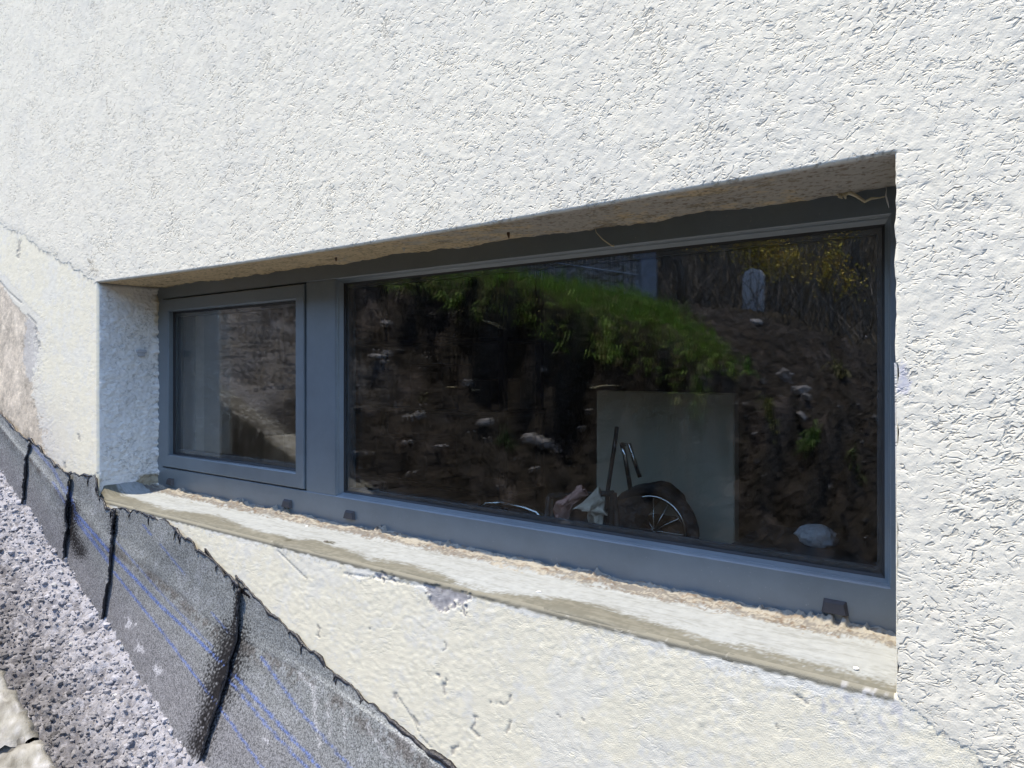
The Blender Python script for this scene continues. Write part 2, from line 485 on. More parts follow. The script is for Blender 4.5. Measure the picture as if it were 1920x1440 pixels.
# ------------------------------------------------------------------ the house wall
XL, XR, ZT, ZB = -2.377, -0.150, 0.270, -0.409
YF = 0.189                                        # face of the window frame
RES = 0.002
fA = field(1, 9, 26, 2048); fB = field(2, 5, 12, 2048); fC = field(3, 2.4, 5, 2048)
fW = field(4, 8, 22, 2048); fK = field(5, 16, 60, 2048); fS = field(6, 4, 14, 2048, 1.5); fD = field(8, 40, 400, 2048); fD2 = field(9, 120, 400, 2048)

def saw(n, k):
    t = (n * k) % 1.0
    return ss(0, .80, t) * (1 - ss(.86, 1.0, t))

def h_rough(x, z):
    A = samp(fA, x, z, RES); B = samp(fB, x, z, RES); C = samp(fC, x, z, RES)
    W = samp(fW, x, z, RES); K = samp(fK, x, z, RES)
    m1 = .30 + .70 * ss(-.5, 1.0, K)
    crev = np.exp(-(W / .09) ** 2) * ss(.1, 1.3, K + .5 * A)
    pits = ss(1.35, 2.0, -B + .3 * C)
    return .00024 * m1 * saw(W + .35 * B, .55) + .00014 * m1 * saw(A + .5 * B, .5) + .00013 * B + .00008 * C - .0003 * crev + .00008 * K

def h_smooth(x, z):
    Sx = samp(fS, x, z, RES); C = samp(fC, x, z, RES); B = samp(fB, x * .8, z * 1.6, RES)
    D = samp(fD, x, z, RES)
    amp = .55 + .45 * ss(-1, .8, D + .9 * (x + 1.2))
    return amp * (.00018 * Sx + .00022 * ss(-.2, .8, B)) + .00005 * C + .00022 * samp(fD2, x, z, RES)

def seam(x):
    base = np.where(x < XL, .268 - .345 * (x - XL), np.where(x > XR, -.415 - .58 * (x - XR), 0))
    return base + .004 * pink(x, x * 0 + 3.3, .25, 51) + .0015 * samp(fA, x, x * 0, RES)

def xstep(x):
    s = .0023 + .0052 * np.clip((-x - .2) / 3.1, 0, 1)
    return s + .06 * np.maximum(0, -3.35 - x) + .12 * np.maximum(0, x - .25)
def zstep(z):
    s = np.where(z < .75, .0027, .0046)
    return s + .3 * np.maximum(0, z - 1.5) + .3 * np.maximum(0, -.85 - z)
XS = lines([-9, -3.4, XL, XR, .3, 3.2], xstep)
ZS = lines([-2.3, -.9, ZB, ZT, .75, 1.5, 3.4], zstep)
GX, GZ = np.meshgrid(XS, ZS)
nz, nx = GX.shape
fade = (1 - ss(.3, 1.2, GX)) * (1 - ss(-3.5, -5, GX)) * (1 - ss(1.55, 2.2, GZ))

# rounding of the arrises of the opening
def round_edge(x, z, r):
    dx = np.maximum(np.maximum(XL - x, x - XR), 0); dz = np.maximum(np.maximum(ZB - z, z - ZT), 0)
    d = np.minimum(np.hypot(dx, dz), r)
    return r - np.sqrt(np.maximum(0, r * r - (r - d) ** 2))
hole_q = ((GX[:-1, :-1] >= XL - 1e-6) & (GX[:-1, 1:] <= XR + 1e-6) & (GZ[:-1, :-1] >= ZB - 1e-6) & (GZ[1:, :-1] <= ZT + 1e-6)).ravel()
SEAM = seam(GX)
allq = grid_quads(nz, nx)

# rough coat above the slanting seam
h = h_rough(GX, GZ) * fade
yr = -.0012 - h + round_edge(GX, GZ, .0035)
zr = GZ.copy()
outside = (GX < XL + 1e-6) | (GX > XR - 1e-6)
below = outside & (GZ < SEAM)
zr = np.where(below, SEAM, zr)
yr = np.where(below, .0015, yr)
nr = ss(.030, .0, GZ - SEAM) * outside
yr = np.where(GZ >= SEAM, lerp(yr, -.0004 - .3 * h, nr), yr)
mx_z = np.maximum.reduce([GZ[1:, :-1], GZ[1:, 1:]]).ravel()
sm_q = SEAM[:-1, :-1].ravel(); xc = GX[:-1, :-1].ravel(); zc = GZ[:-1, :-1].ravel()
inx = (xc >= XL - 1e-6) & (xc < XR - 1e-6)
keep_r = ~hole_q & np.where(inx, zc >= ZT - 1e-6, mx_z > sm_q)
keep_s = ~hole_q & np.where(inx, zc < ZB, zc < sm_q + .008)
GXr = GX + np.where((GZ > ZB - .01) & (GZ < ZT + .01), 1, 0) * ss(.012, .002, np.abs(GX - XR)) * (.0007 * samp(fK, GZ, GZ * 0 + .6, RES) + .0004 * samp(fA, GZ, GZ * 0 + .2, RES))
def sag(x):
    t = np.clip((x - XL) / (XR - XL), 0, 1)
    return -.046 * t * (1 - t)
zr = zr + sag(GX) * np.exp(-np.maximum(0, GZ - ZT) / .15) * (GZ > ZT - 1e-6)
ROUGHV = np.stack([GXr, yr, zr], -1)
c = np.ones((nz, nx, 3)) * np.array([.84, .79, .655])
dd = pink(GX, GZ, .9, 52)
c = mixc(c, (.77, .735, .63), ss(-.2, 1.6, dd) * .6)
c = mixc(c, (.79, .74, .62), ss(.6, 2.2, pink(GX, GZ, .35, 53)) * .5)
pit = ss(.0002, -.0012, h)
c = mixc(c, (.50, .49, .47), pit * .35)
uu, vv = proj(GX, 0, GZ)
jit = 5 * pink(GX, GZ, .03, 54)
for pts, w in (([(210, 190), (203, 212)], 5), ([(165, 480), (180, 512)], 8), ([(855, 412), (857, 420)], 3), ([(1590, 297), (1670, 290)], 6)):
    c = mixc(c, (.30, .26, .19), .7 * ss(w, w * .3, dist_line(uu + jit, vv + jit, pts)) * ss(-.3, .6, samp(fB, GX, GZ, RES)))
# faint damp marks by the right jamb
c = mixc(c, (.45, .46, .58), .6 * ss(14, 4, dist_line(uu + jit, vv + jit, [(1692, 690), (1697, 735)])))
v_, q_, c_ = compact(ROUGHV.reshape(-1, 3), allq[keep_r], c.reshape(-1, 3))
house = empty('house', (-1.3, .1, -2.0))
tag(house, 'white rendered house wall with a wide low window opening', 'house')
HO = np.array(house.location)
def hob(name, me, parent=None):
    o = ob(name, me, parent or house)
    if parent is None or parent is house: o.location = -Vector(HO)
    return o
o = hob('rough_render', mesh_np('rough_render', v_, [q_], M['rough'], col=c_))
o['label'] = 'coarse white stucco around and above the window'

# smoother cream coat under the seam
hs = h_smooth(GX, GZ) * fade
ys = .0 - hs + round_edge(GX, GZ, .006)
c = np.ones((nz, nx, 3)) * np.array([.83, .775, .61])
n1 = pink(GX, GZ, .45, 55); n2 = pink(GX, GZ, .12, 56)
c = mixc(c, (.79, .76, .66), ss(-.1, 1.3, n1 + .3 * n2) * .75)
c = mixc(c, (.66, .65, .60), ss(.7, 2.0, n2) * .4)
left = (GX < XL)
pol = [(-400, 400), (-2, 525), (20, 560), (45, 590), (64, 603), (69, 625), (66, 690), (60, 720), (66, 760), (78, 800), (84, 850), (90, 900), (-400, 900)]
j1 = 6 * pink(GX, GZ, .10, 57) + 2 * samp(fB, GX, GZ, RES)
beige = in_poly(uu + j1, vv + j1, pol) & left
halo = in_poly(uu - 16 + j1, vv + 8 + j1, pol) & left & ~beige
ovl = (((uu + j1 * .4 - 57) / 13) ** 2 + ((vv - 655) / 62) ** 2 < 1) & left
c = np.where(halo[..., None], c * .5 + .5 * np.array([.70, .68, .62]), c)
bc = np.array([.62, .54, .43]) * (1 + .14 * n2[..., None] + .10 * n1[..., None])
c = np.where(beige[..., None], bc, c)
c = np.where((ovl & beige)[..., None], np.array([.58, .55, .50]) * (1 + .06 * n2[..., None]), c)
lowl = left & (uu < 150) & (vv > 690)
c = np.where((lowl & ~beige)[..., None], lerp(c, np.array([.62, .58, .54]), (.7 * ss(690, 860, vv) * ss(170, 60, uu))[..., None]), c)
pg = [(795, 1098), (806, 1130), (827, 1150), (846, 1137), (862, 1128), (868, 1153), (877, 1122), (886, 1110), (860, 1104), (830, 1094)]
g1 = 3 * samp(fB, GX, GZ, RES)
gpeel = in_poly(uu + g1, vv + g1, pg)
for (a, b, rr) in ((715, 1079, 9), (735, 1083, 6), (1500, 1245, 3)):
    gpeel |= ((uu + g1 - a) / rr) ** 2 + ((vv + g1 - b) / (rr * .7)) ** 2 < 1
c = np.where(gpeel[..., None], np.array([.40, .385, .385]) * (1 + .12 * samp(fB, GX, GZ, RES)[..., None]), c)
ys = ys + np.where(gpeel, .0022, 0) + np.where(beige, .001, 0) + np.where(halo, .0004, 0)
pgd = dist_line(uu + g1, vv + g1, pg[:5] + [(795, 1098)])
c = mixc(c, (.16, .15, .15), .6 * ss(2.2, .6, dist_line(uu + g1 * .5, vv + g1 * .5, pg[:4])))
scr = [([(739, 1298), (741, 1308)], 4), ([(742, 1298), (775, 1350), (790, 1382), (808, 1402)], 1.6), ([(776, 1345), (782, 1357)], 3.5), ([(836, 1274), (831, 1290), (834, 1302)], 3.2),
       ([(893, 1344), (885, 1368), (898, 1382)], 3.6), ([(957, 1353), (950, 1373)], 4), ([(957, 1302), (953, 1318)], 3), ([(920, 1318), (953, 1319)], 1.5),
       ([(835, 1207), (832, 1222)], 2.2), ([(821, 1264), (822, 1268)], 3), ([(691, 1177), (693, 1179)], 2.4), ([(845, 1412), (857, 1400)], 5), ([(598, 1176), (596, 1192)], 3),
       ([(37, 452), (34, 482)], 3.5), ([(73, 640), (73, 652)], 2.6), ([(520, 1032), (575, 1085)], 1.6), ([(120, 868), (121, 876)], 3), ([(147, 815), (149, 825)], 2.5),
       ([(1090, 1345), (1094, 1352)], 2), ([(1045, 1340), (1052, 1345)], 2), ([(1493, 1304), (1512, 1316)], 3), ([(1456, 1360), (1460, 1368)], 2),
       ([(162, 899), (182, 888)], 1.2), ([(52, 590), (67, 606), (68, 640)], 2.5), ([(0, 527), (14, 545), (40, 568)], 2), ([(1600, 1330), (1612, 1360)], 1.2), ([(645, 1076), (700, 1083), (790, 1098)], 2.0),
       ([(900, 1120), (960, 1131), (1060, 1152)], 1.6), ([(1120, 1165), (1230, 1192)], 1.5)]
for pts, w in scr:
    dl = dist_line(uu + g1 * .5, vv + g1 * .5, pts)
    c = mixc(c, (.27, .255, .235), .62 * ss(w, w * .4, dl))
    ys = ys + .0012 * ss(w, w * .4, dl)
wb = ZB - GZ + .006 * pink(GX, GZ, .10, 99) + .006 * soft(GX, GZ, .25, 98)
c = np.where(gpeel[..., None], c, mixc(c, (.79, .77, .69), ss(.019, .012, wb) * (GZ < ZB + .01) * ~outside))
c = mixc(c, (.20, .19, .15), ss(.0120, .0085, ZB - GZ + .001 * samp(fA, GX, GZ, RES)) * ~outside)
c = mixc(c, (.42, .41, .37), .55 * np.exp(-((wb - .017) / .0022) ** 2) * ss(.0, .9, samp(fA, GX, GZ, RES)) * ~outside)
# dark grey breaks along the seam and under the sill corner
sd = np.abs(GZ - SEAM)
c = mixc(c, (.36, .34, .30), .55 * ss(.012, .002, sd) * ss(.2, 1.0, samp(fA, GX * .7, GZ * .7, RES)) * outside)
c = mixc(c, (.55, .55, .56), .7 * ss(60, 20, dist_line(uu, vv, [(1560, 1320), (1680, 1330)])) * ss(-.2, .8, samp(fB, GX, GZ, RES)) * ss(-.3, .5, samp(fA, GX, GZ, RES)))
v_, q_, c_ = compact(np.stack([GX, ys, GZ], -1).reshape(-1, 3), allq[keep_s], c.reshape(-1, 3))
o = hob('smooth_render', mesh_np('smooth_render', v_, [q_], M['smoothr'], col=c_))
o['label'] = 'smoother cream coat below the slanting seam, peeling in places'

# soffit, jambs: strips that start on the arris of the coats
iT = int(np.argmin(np.abs(ZS - ZT))); iB = int(np.argmin(np.abs(ZS - ZB))); jL = int(np.argmin(np.abs(XS - XL))); jR = int(np.argmin(np.abs(XS - XR)))
SMV = np.stack([GX, ys, GZ], -1)
dep = np.concatenate([[.010, .014], np.arange(.018, .205, .004)])
xs = XS[jL:jR + 1]
X, Dp = np.meshgrid(xs, dep)
hh = h_rough(X, ZT - Dp) * .7
wob = .0018 * soft(X, X * 0 + 1.7, .3, 58) + .0007 * samp(fA, X, X * 0 + .3, RES)
back = ss(.150, .190, Dp)
V = np.stack([X, Dp, ZT + sag(X) * (1 - Dp / .2).clip(0, 1) - hh - back * (.000 + wob)], -1)
V[-1, :, 1] += .001 * samp(fA, xs, xs * 0 + .9, RES)
V = np.concatenate([ROUGHV[iT, jL:jR + 1][None], V])
Xa = V[..., 0]; Ya = V[..., 1]
c = np.ones(Xa.shape + (3,)) * np.array([.72, .57, .35])  # ochre base: warm bounce from sill and ground put into the colour
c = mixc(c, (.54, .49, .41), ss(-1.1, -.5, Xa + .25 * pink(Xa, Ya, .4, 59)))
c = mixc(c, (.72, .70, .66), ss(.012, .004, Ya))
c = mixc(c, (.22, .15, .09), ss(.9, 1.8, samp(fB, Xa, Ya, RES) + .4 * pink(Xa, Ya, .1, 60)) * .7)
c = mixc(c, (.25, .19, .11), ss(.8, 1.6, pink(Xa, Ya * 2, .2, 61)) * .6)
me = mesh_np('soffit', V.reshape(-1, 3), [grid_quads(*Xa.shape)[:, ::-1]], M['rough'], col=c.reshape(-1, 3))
o = hob('soffit', me); o['label'] = 'stained underside of the window opening, warm bounce light painted in as ochre'

def jamb(j, sgn, x0):
    zs = ZS[iB:iT + 1]
    dep = np.concatenate([[.010, .014], np.arange(.018, .2015, .0035)])
    Z, Dp = np.meshgrid(zs, dep)
    hh = h_rough(Dp * .8 + 5.1, Z * .8) * (5.0 if sgn > 0 else .8)
    rag = .004 * samp(fA, Z, Z * 0 + .4, RES) + .002 * samp(fB, Z, Z * 0 + .7, RES)
    back = ss(.165, .20, Dp)
    V = np.stack([x0 + sgn * (hh + back * ((.006 + rag) if sgn > 0 else 0)), Dp + back * 0, Z], -1)
    arr = np.where((zs > seam(np.array([x0 - sgn * .01]))[0])[:, None], ROUGHV[iB:iT + 1, j], SMV[iB:iT + 1, j])
    V = np.concatenate([arr[None], V])
    Ya = V[..., 1]; Za = V[..., 2]
    c = np.ones(Ya.shape + (3,)) * np.array([.81, .79, .74])
    c = mixc(c, (.70, .69, .67), ss(-.5, 1.2, pink(Ya, Za, .25, 62)) * .6)
    c = mixc(c, (.52, .38, .22), .8 * ss(.02, .0, Ya) * ss(.1, 1.2, samp(fA, Ya, Za, RES)) * ss(-.28, -.36, Za))
    # beige foam where the plaster meets the frame
    fm = ss(.172, .185, Ya + .004 * samp(fA, Ya, Za, RES)) * ss(.12, .16, Za) * ss(.255, .235, Za)
    c = mixc(c, (.56, .50, .38), fm)
    # broken patch in the lower corner
    br = ss(1.0, .7, ((Ya - .165 + .01 * samp(fA, Ya, Za, RES)) / .05) ** 2 + ((Za + .372) / .022) ** 2)
    c = mixc(c, (.42, .36, .26), br)
    V[..., 0] -= sgn * .006 * br
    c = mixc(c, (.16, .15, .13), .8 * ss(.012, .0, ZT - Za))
    q = grid_quads(*Ya.shape)
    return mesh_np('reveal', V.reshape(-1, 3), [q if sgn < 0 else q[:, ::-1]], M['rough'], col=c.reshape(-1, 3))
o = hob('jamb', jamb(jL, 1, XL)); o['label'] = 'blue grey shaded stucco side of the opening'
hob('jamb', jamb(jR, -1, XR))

# sill: rounded nose, chalky top, strip of old foam mortar under the frame
prof_y = np.array([.0045, .0048, .0055, .0095, .016, .026, .04, .09, .125, .132, .15, .17, .215])
prof_z = np.array([-.0100, -.0050, -.0022, .0004, .0024, .0042, .0055, .0065, .0070, .0062, .0095, .0130, .0150]) + ZB
xs = XS[jL:jR + 1]
tt = np.concatenate([np.linspace(0, 1, 14)[:-1] * .18, np.linspace(.18, 1, 62)])
arc = np.linspace(0, 1, len(prof_y))
cum = np.concatenate([[0], np.cumsum(np.hypot(np.diff(prof_y), np.diff(prof_z)))]); cum /= cum[-1]
py = np.interp(tt, cum, prof_y); pz = np.interp(tt, cum, prof_z)
X, PY = np.meshgrid(xs, py); _, PZ = np.meshgrid(xs, pz)
wl = soft(X, X * 0 + 4.4, .9, 63); ws = pink(X, PY * 4, .12, 64)
nose_w = ss(.06, .0, PY)
PZ = PZ - .003 * nose_w * wl * .6 + .0006 * soft(X, PY, .15, 65)
PY2 = PY - .002 * nose_w * soft(X, X * 0 + 8.1, .5, 66)
mort = ss(.130, .146, PY + .006 * ws)
PZ = PZ + mort * (.0045 * ss(-.8, 1.2, pink(X, PY * 2, .35, 67)) + .0007 * samp(fA, X, PY, RES) + .0006 * samp(fB, X, PY, RES))
PZ = PZ + mort * .012 * ss(.9, 1.7, pink(X, X * 0, .5, 68)) * ss(.15, .19, PY)
PZ += .034 * np.clip(1 - (X - XL) / .06, 0, 1) ** 2 * ss(.0, .02, PY) * (1 - .75 * ss(.11, .17, PY))
b = PY + .013 * wl + .006 * ws
c = np.ones(X.shape + (3,)) * np.array([.135, .13, .103])                     # bare olive grey nose
c = mixc(c, (.18, .172, .138), ss(-.3, 1.2, pink(X * .5, PY * 6, .15, 69)) * .8)
wht = ss(.030, .052, b)
c = mixc(c, (.300, .315, .312), wht)
c = mixc(c, (.235, .245, .235), wht * ss(.0, 1.6, pink(X * .35, PY * 3, .12, 70)) * .8)
m2 = ss(.138, .145, PY + .006 * ws)
c = mixc(c, (.165, .153, .135), m2)
m3 = ss(.152, .166, PY + .012 * ws + .007 * wl)
c = mixc(c, (.30, .28, .235), m3)
c = mixc(c, (.12, .07, .035), m2 * ss(.7, 1.7, samp(fB, X, PY, RES) * .7 + pink(X * .6, PY * 3, .1, 71)) * .55)
for (a, bb, rr) in ((560, 1017, 7), (612, 1020, 4), (611, 1006, 5)):
    q3 = P(a, bb, .05); dq = np.hypot((X - q3[0]) * .7, (PY - .05 + .0))
    c = mixc(c, (.07, .065, .045), .8 * ss(.022, .008, np.hypot((X - q3[0]), 2 * (PY - (.03 if a < 600 else .06))) + .006 * ws))
V = np.stack([X, PY2, PZ], -1)
me = mesh_np('window_sill', V.reshape(-1, 3), [grid_quads(*X.shape)], M['sill'], col=c.reshape(-1, 3))
o = hob('window_sill', me); o['label'] = 'sill with bare olive nose, chalky white top and crumbling foam strip'

# masonry behind the coats
mb = MB()
mb.box(-9, XL - .012, .02, .36, -2.3, 3.4); mb.box(XR + .012, 3.2, .02, .36, -2.3, 3.4)
mb.box(XL - .012, XR + .012, .02, .36, ZT + .012, 3.4); mb.box(XL - .012, XR + .012, .02, .36, -2.3, ZB - .016)
o = mb.build('masonry', M['masonry'], house); o.location = -Vector(HO)

# ------------------------------------------------------------------ window
win = empty('window'); win.parent = house; win.location = -Vector(HO)
win['label'] = 'anthracite framed window with small casement and large fixed pane'
GXL, GXM, GXR = -2.344, -1.4624, -0.186
GZB, GZT = -.328, .2304
def rect_ring(name, loops, m, parent, smooth=False):
    mb = MB(); mb.ring(None, loops); return mb.build(name, m, parent, smooth)
OX0, OX1, OZ0, OZ1 = XL - .02, XR + .02, ZB - .012, ZT + .03
rect_ring('outer_frame', [(OX0, OX1, OZ0, OZ1, YF + .07), (OX0, OX1, OZ0, OZ1, YF), (GXL - .002, GXR + .002, GZB - .002, GZT + .002, YF),
                          (GXL, GXR, GZB, GZT, YF + .002), (GXL, GXR, GZB, GZT, YF + .07), (OX0, OX1, OZ0, OZ1, YF + .07)], M['frame'], win)
mb = MB(); mb.box(-1.5835, GXM, YF + .0005, YF + .07, GZB - .0005, GZT + .0005, .002); mb.build('mullion', M['frame'], win)
# casement sash, closed, 3 mm gap all round
sx0, sx1, sz0, sz1 = GXL + .0035, -1.5870, GZB + .0045, GZT - .0035
ix0, ix1, iz0, iz1 = -2.300, -1.625, -.2823, .1867
sash = rect_ring('casement_sash', [(sx0, sx1, sz0, sz1, YF + .06), (sx0, sx1, sz0, sz1, YF - .002), (sx0 + .002, sx1 - .002, sz0 + .002, sz1 - .002, YF - .004),
                                   (ix0 - .003, ix1 + .003, iz0 - .003, iz1 + .003, YF - .004), (ix0, ix1, iz0, iz1, YF - .001), (ix0, ix1, iz0, iz1, YF + .016), (ix0 + .004, ix1 - .004, iz0 + .004, iz1 - .004, YF + .018),
                                   (ix0 + .004, ix1 - .004, iz0 + .004, iz1 - .004, YF + .06)], M['frame'], win)
rect_ring('gasket', [(sx0 - .004, sx1 + .004, sz0 - .005, sz1 + .004, YF + .014), (sx0 + .002, sx1 - .002, sz0 + .002, sz1 - .002, YF + .014)], M['gasket'], win)
rect_ring('gasket', [(ix0 + .0005, ix1 - .0005, iz0 + .0005, iz1 - .0005, YF + .012), (ix0 + .007, ix1 - .007, iz0 + .006, iz1 - .006, YF + .0175)], M['gasket'], win)
# fixed light: sloping bead and rubber
fx0, fx1, fz0, fz1 = GXM, GXR, GZB, GZT
rect_ring('glazing_bead', [(fx0 - .001, fx1 + .001, fz0 - .001, fz1 + .001, YF + .0025), (fx0 + .002, fx1 - .002, fz0 + .0025, fz1 - .002, YF + .007), (fx0 + .003, fx1 - .003, fz0 + .0022, fz1 - .003, YF + .011), (fx0 + .010, fx1 - .010, fz0 + .0075, fz1 - .010, YF + .020), (fx0 + .010, fx1 - .010, fz0 + .008, fz1 - .010, YF + .03)], M['frame'], win)
rect_ring('gasket', [(fx0 + .0095, fx1 - .0095, fz0 + .0075, fz1 - .0095, YF + .0195), (fx0 + .014, fx1 - .014, fz0 + .012, fz1 - .014, YF + .0225)], M['gasket'], win)
def glazing(x0, x1, z0, z1, y):
    for k in range(2):
        yy = y + k * .020
        mb = MB(); mb.box(x0, x1, yy, yy + .004, z0, z1); mb.build('pane', M['glass'], win)
        if k < 1:
            rect_ring('spacer', [(x0 - .001, x1 + .001, z0 - .001, z1 + .001, yy + .0045), (x0 + .011, x1 - .011, z0 + .011, z1 - .011, yy + .0045),
                                 (x0 + .011, x1 - .011, z0 + .011, z1 - .011, yy + .0195), (x0 - .001, x1 + .001, z0 - .001, z1 + .001, yy + .0195)], M['spacer'], win)
glazing(ix0 + .0045, ix1 - .0045, iz0 + .0045, iz1 - .0045, YF + .0185)
glazing(fx0 + .0105, fx1 - .0105, fz0 + .0085, fz1 - .0105, YF + .0225)
# inner part of the frame seen through the panes
rect_ring('inner_frame', [(OX0, OX1, OZ0, OZ1, YF + .085), (GXL - .01, GXR + .01, GZB - .01, GZT + .01, YF + .085), (GXL - .01, GXR + .01, GZB - .01, GZT + .01, YF + .12), (OX0, OX1, OZ0, OZ1, YF + .12)], M['frame'], win)
# drain hole covers
def cap_mesh(w0, w1, hh, d):
    mb = MB()
    mb.add([(-w0 / 2, 0, 0), (w0 / 2, 0, 0), (w1 / 2, 0, hh), (-w1 / 2, 0, hh),
            (-w0 / 2 + .003, -d, .0015), (w0 / 2 - .003, -d, .0015), (w1 / 2 - .003, -d * .75, hh - .004), (-w1 / 2 + .003, -d * .75, hh - .004)],
           [(0, 1, 5, 4), (1, 2, 6, 5), (2, 3, 7, 6), (3, 0, 4, 7), (4, 5, 6, 7), (0, 3, 2, 1)])
    return mb
cm = None
for (u, v) in ((321, 909), (540, 951), (657, 973), (1566, 1150)):
    p = P(u, v, YF)
    if cm is None:
        o = cap_mesh(.040, .033, .021, .009).build('drain_cover', M['cap'], win); cm = o.data
    else:
        o = ob('drain_cover', cm, win)
    o.location = (p[0], YF - .0006, p[2])

# small painted clip left in the plaster of the jamb
p = P(253, 650, .11)
mb = MB(); mb.box(XL - .002, XL + .010, .118, .148, -.008 + .06, .002 + .06, .001); mb.box(XL + .002, XL + .0075, .122, .144, .040, .0525, .001)
o = mb.build('plaster_clip', M['plastic']); tag(o, 'small grey clip sticking out of the shaded left jamb', 'clip')

# ------------------------------------------------------------------ slope of the site
def path(x):
    return np.interp(x, [-60, -9, -4.2, 1.0, 10, 40], [4.2, .95, .30, -1.816, -2.6, -3.6])
BX = np.array([-9, -4.2, -3.2, -2.593, -2.253, -1.597, -1.0, .4, 3.0])
BZ = np.array([.5, .09, -.32, -.598, -.733, -.911, -1.09, -1.55, -2.3])
BYv = np.array([-.015, -.015, -.016, -.016, -.034, -.118, -.16, -.17, -.17])
def zbase(x): return np.interp(x, BX, BZ)
def ybase(x): return np.interp(x, BX, BYv)
KY0, KY1 = -.42, -.57
fE = field(11, 4, 60, 1024)
def lip(x):
    return 2.1 + .14 * pink(x, x * 0 + 2.2, .9, 72) + 1.5 * np.clip(x + 1.35, 0, 1.7)
def terrain(x, y):
    d = -y
    zp = path(x) - .02 + .12 * np.clip(d - .57, 0, 2)
    xe = x + 1.1 + .7 * (d - 2.1)
    top = np.interp(x, [-7, -4.26, -2.9, -2.49, -2.0, -1.526, -1.19, -1.0, 1.5], [.85, .68, .57, .45, .28, .11, -.06, -.18, -.6]) + .05 * np.clip(d - 5.0, 0, 5) + .48 * np.clip(d - 10, 0, 70)
    yl = lip(x); yt = np.where(x < -1.35, yl - .42 - .5 * ss(-3.0, -4.2, x), 1.35)
    w = np.clip((d - yt) / (yl - yt), 0, 1)
    w = np.where(x < -1.35, w ** 1.25, ss(0, 1, w))
    z = lerp(zp, np.maximum(top, zp + .02), w)
    rgh = ss(.57, .8, d)
    z = z + rgh * (.035 * samp(fE, x, y, .012) * (1 - .6 * w) + .02 * pink(x, y, .12, 73) + .05 * pink(x, y, .7, 74) * (1 - .5 * w))
    # heap of rubble on the left and one dark mound on the right
    z = z + .10 * np.exp(-((x + 3.7) / .5) ** 2 - ((d - 1.15) / .35) ** 2)
    z = z + .24 * np.exp(-((x + 1.2) / .75) ** 2 - ((d - 4.0) / .7) ** 2)
    # cut back for the drain channel beside the house
    z = np.where(d < .5, np.minimum(z, zbase(x) - .25), z)
    z = np.where(y > .02, np.minimum(z, -2.2), z)
    return z

def tstep_x(x): return .035 + .12 * np.maximum(0, -6.2 - x) + .12 * np.maximum(0, x - 1.2)
def tstep_y(y): return .03 + .03 * np.maximum(0, -3.2 - y) + .10 * np.maximum(0, -8 - y) + .4 * np.maximum(0, y)
TX = lines([-90, -6.2, 1.2, 70], tstep_x); TY = lines([-90, -8, -3.2, -.5, .03, 40], tstep_y)
X, Y = np.meshgrid(TX, TY)
Z = terrain(X, Y)
d = -Y
c = np.ones(X.shape + (3,)) * np.array([.030, .027, .026])
n1 = pink(X, Y, .35, 75); n2 = pink(X, Y, 1.1, 76)
c = mixc(c, (.060, .051, .048), ss(.2, 1.6, n1) * .8)
c = mixc(c, (.11, .095, .095), ss(1.0, 2.0, n2) * .7)
c = mixc(c, (.17, .167, .18), ss(-2.8, -3.2, X) * ss(1.45, 1.05, d + .15 * n1) * .9)
top_m = ss(-.05, .15, d - lip(X)) * ss(.1, -.25, X + 1.1 + .7 * (d - 2.1))
c = mixc(c, (.06, .075, .025), top_m)
c = mixc(c, (.050, .042, .030), ss(6.2, 7.5, d))
me = mesh_np('ground', np.stack([X, Y, Z], -1).reshape(-1, 3), [grid_quads(*X.shape)], M['earth'], col=c.reshape(-1, 3))
tag(ob('ground', me), 'dark earth bank rising to a hillside opposite the house', None, None, 'structure')

# drain channel of pale ash
def ash_z(x, y):
    yb = ybase(x)
    t = np.clip((yb - y) / (yb - KY0), -.2, 1)
    return zbase(x) - .085 * ss(-.1, .75, t) + .012 * ss(.75, 1, t)
f1 = field(21, 4, 12, 1024); f2 = field(22, 2.5, 6, 1024); f3 = field(23, 12, 50, 1024)
def ash_h(x, y):
    a = samp(f1, x, y, .0032); b2 = samp(f2, x, y, .0032); c3 = samp(f3, x, y, .0032)
    return .0075 * np.abs(a) ** .55 + .0045 * np.abs(b2) ** .6 + .005 * c3 - .009
AX = lines([-9, -3.4, -1.35, .6, 3.2], lambda x: .0045 + .05 * np.maximum(0, -3.4 - x) + .12 * np.maximum(0, x + 1.35))
AY = lines([-.47, 0.01], lambda y: .0042 + 0 * y)
X, Y = np.meshgrid(AX, AY)
hh = ash_h(X, Y)
Z = ash_z(X, Y) + hh
c = np.ones(X.shape + (3,)) * np.array([.285, .283, .308])
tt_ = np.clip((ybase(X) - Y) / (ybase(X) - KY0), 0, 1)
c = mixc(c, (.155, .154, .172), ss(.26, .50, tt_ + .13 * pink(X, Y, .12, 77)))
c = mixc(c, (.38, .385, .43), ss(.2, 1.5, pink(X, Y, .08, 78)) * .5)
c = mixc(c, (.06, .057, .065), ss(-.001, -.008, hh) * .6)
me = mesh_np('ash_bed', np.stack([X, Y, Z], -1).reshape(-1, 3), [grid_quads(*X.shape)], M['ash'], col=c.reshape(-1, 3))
tag(ob('ash_bed', me), 'pale lavender grey ash filling the drain channel', None, None, 'structure')
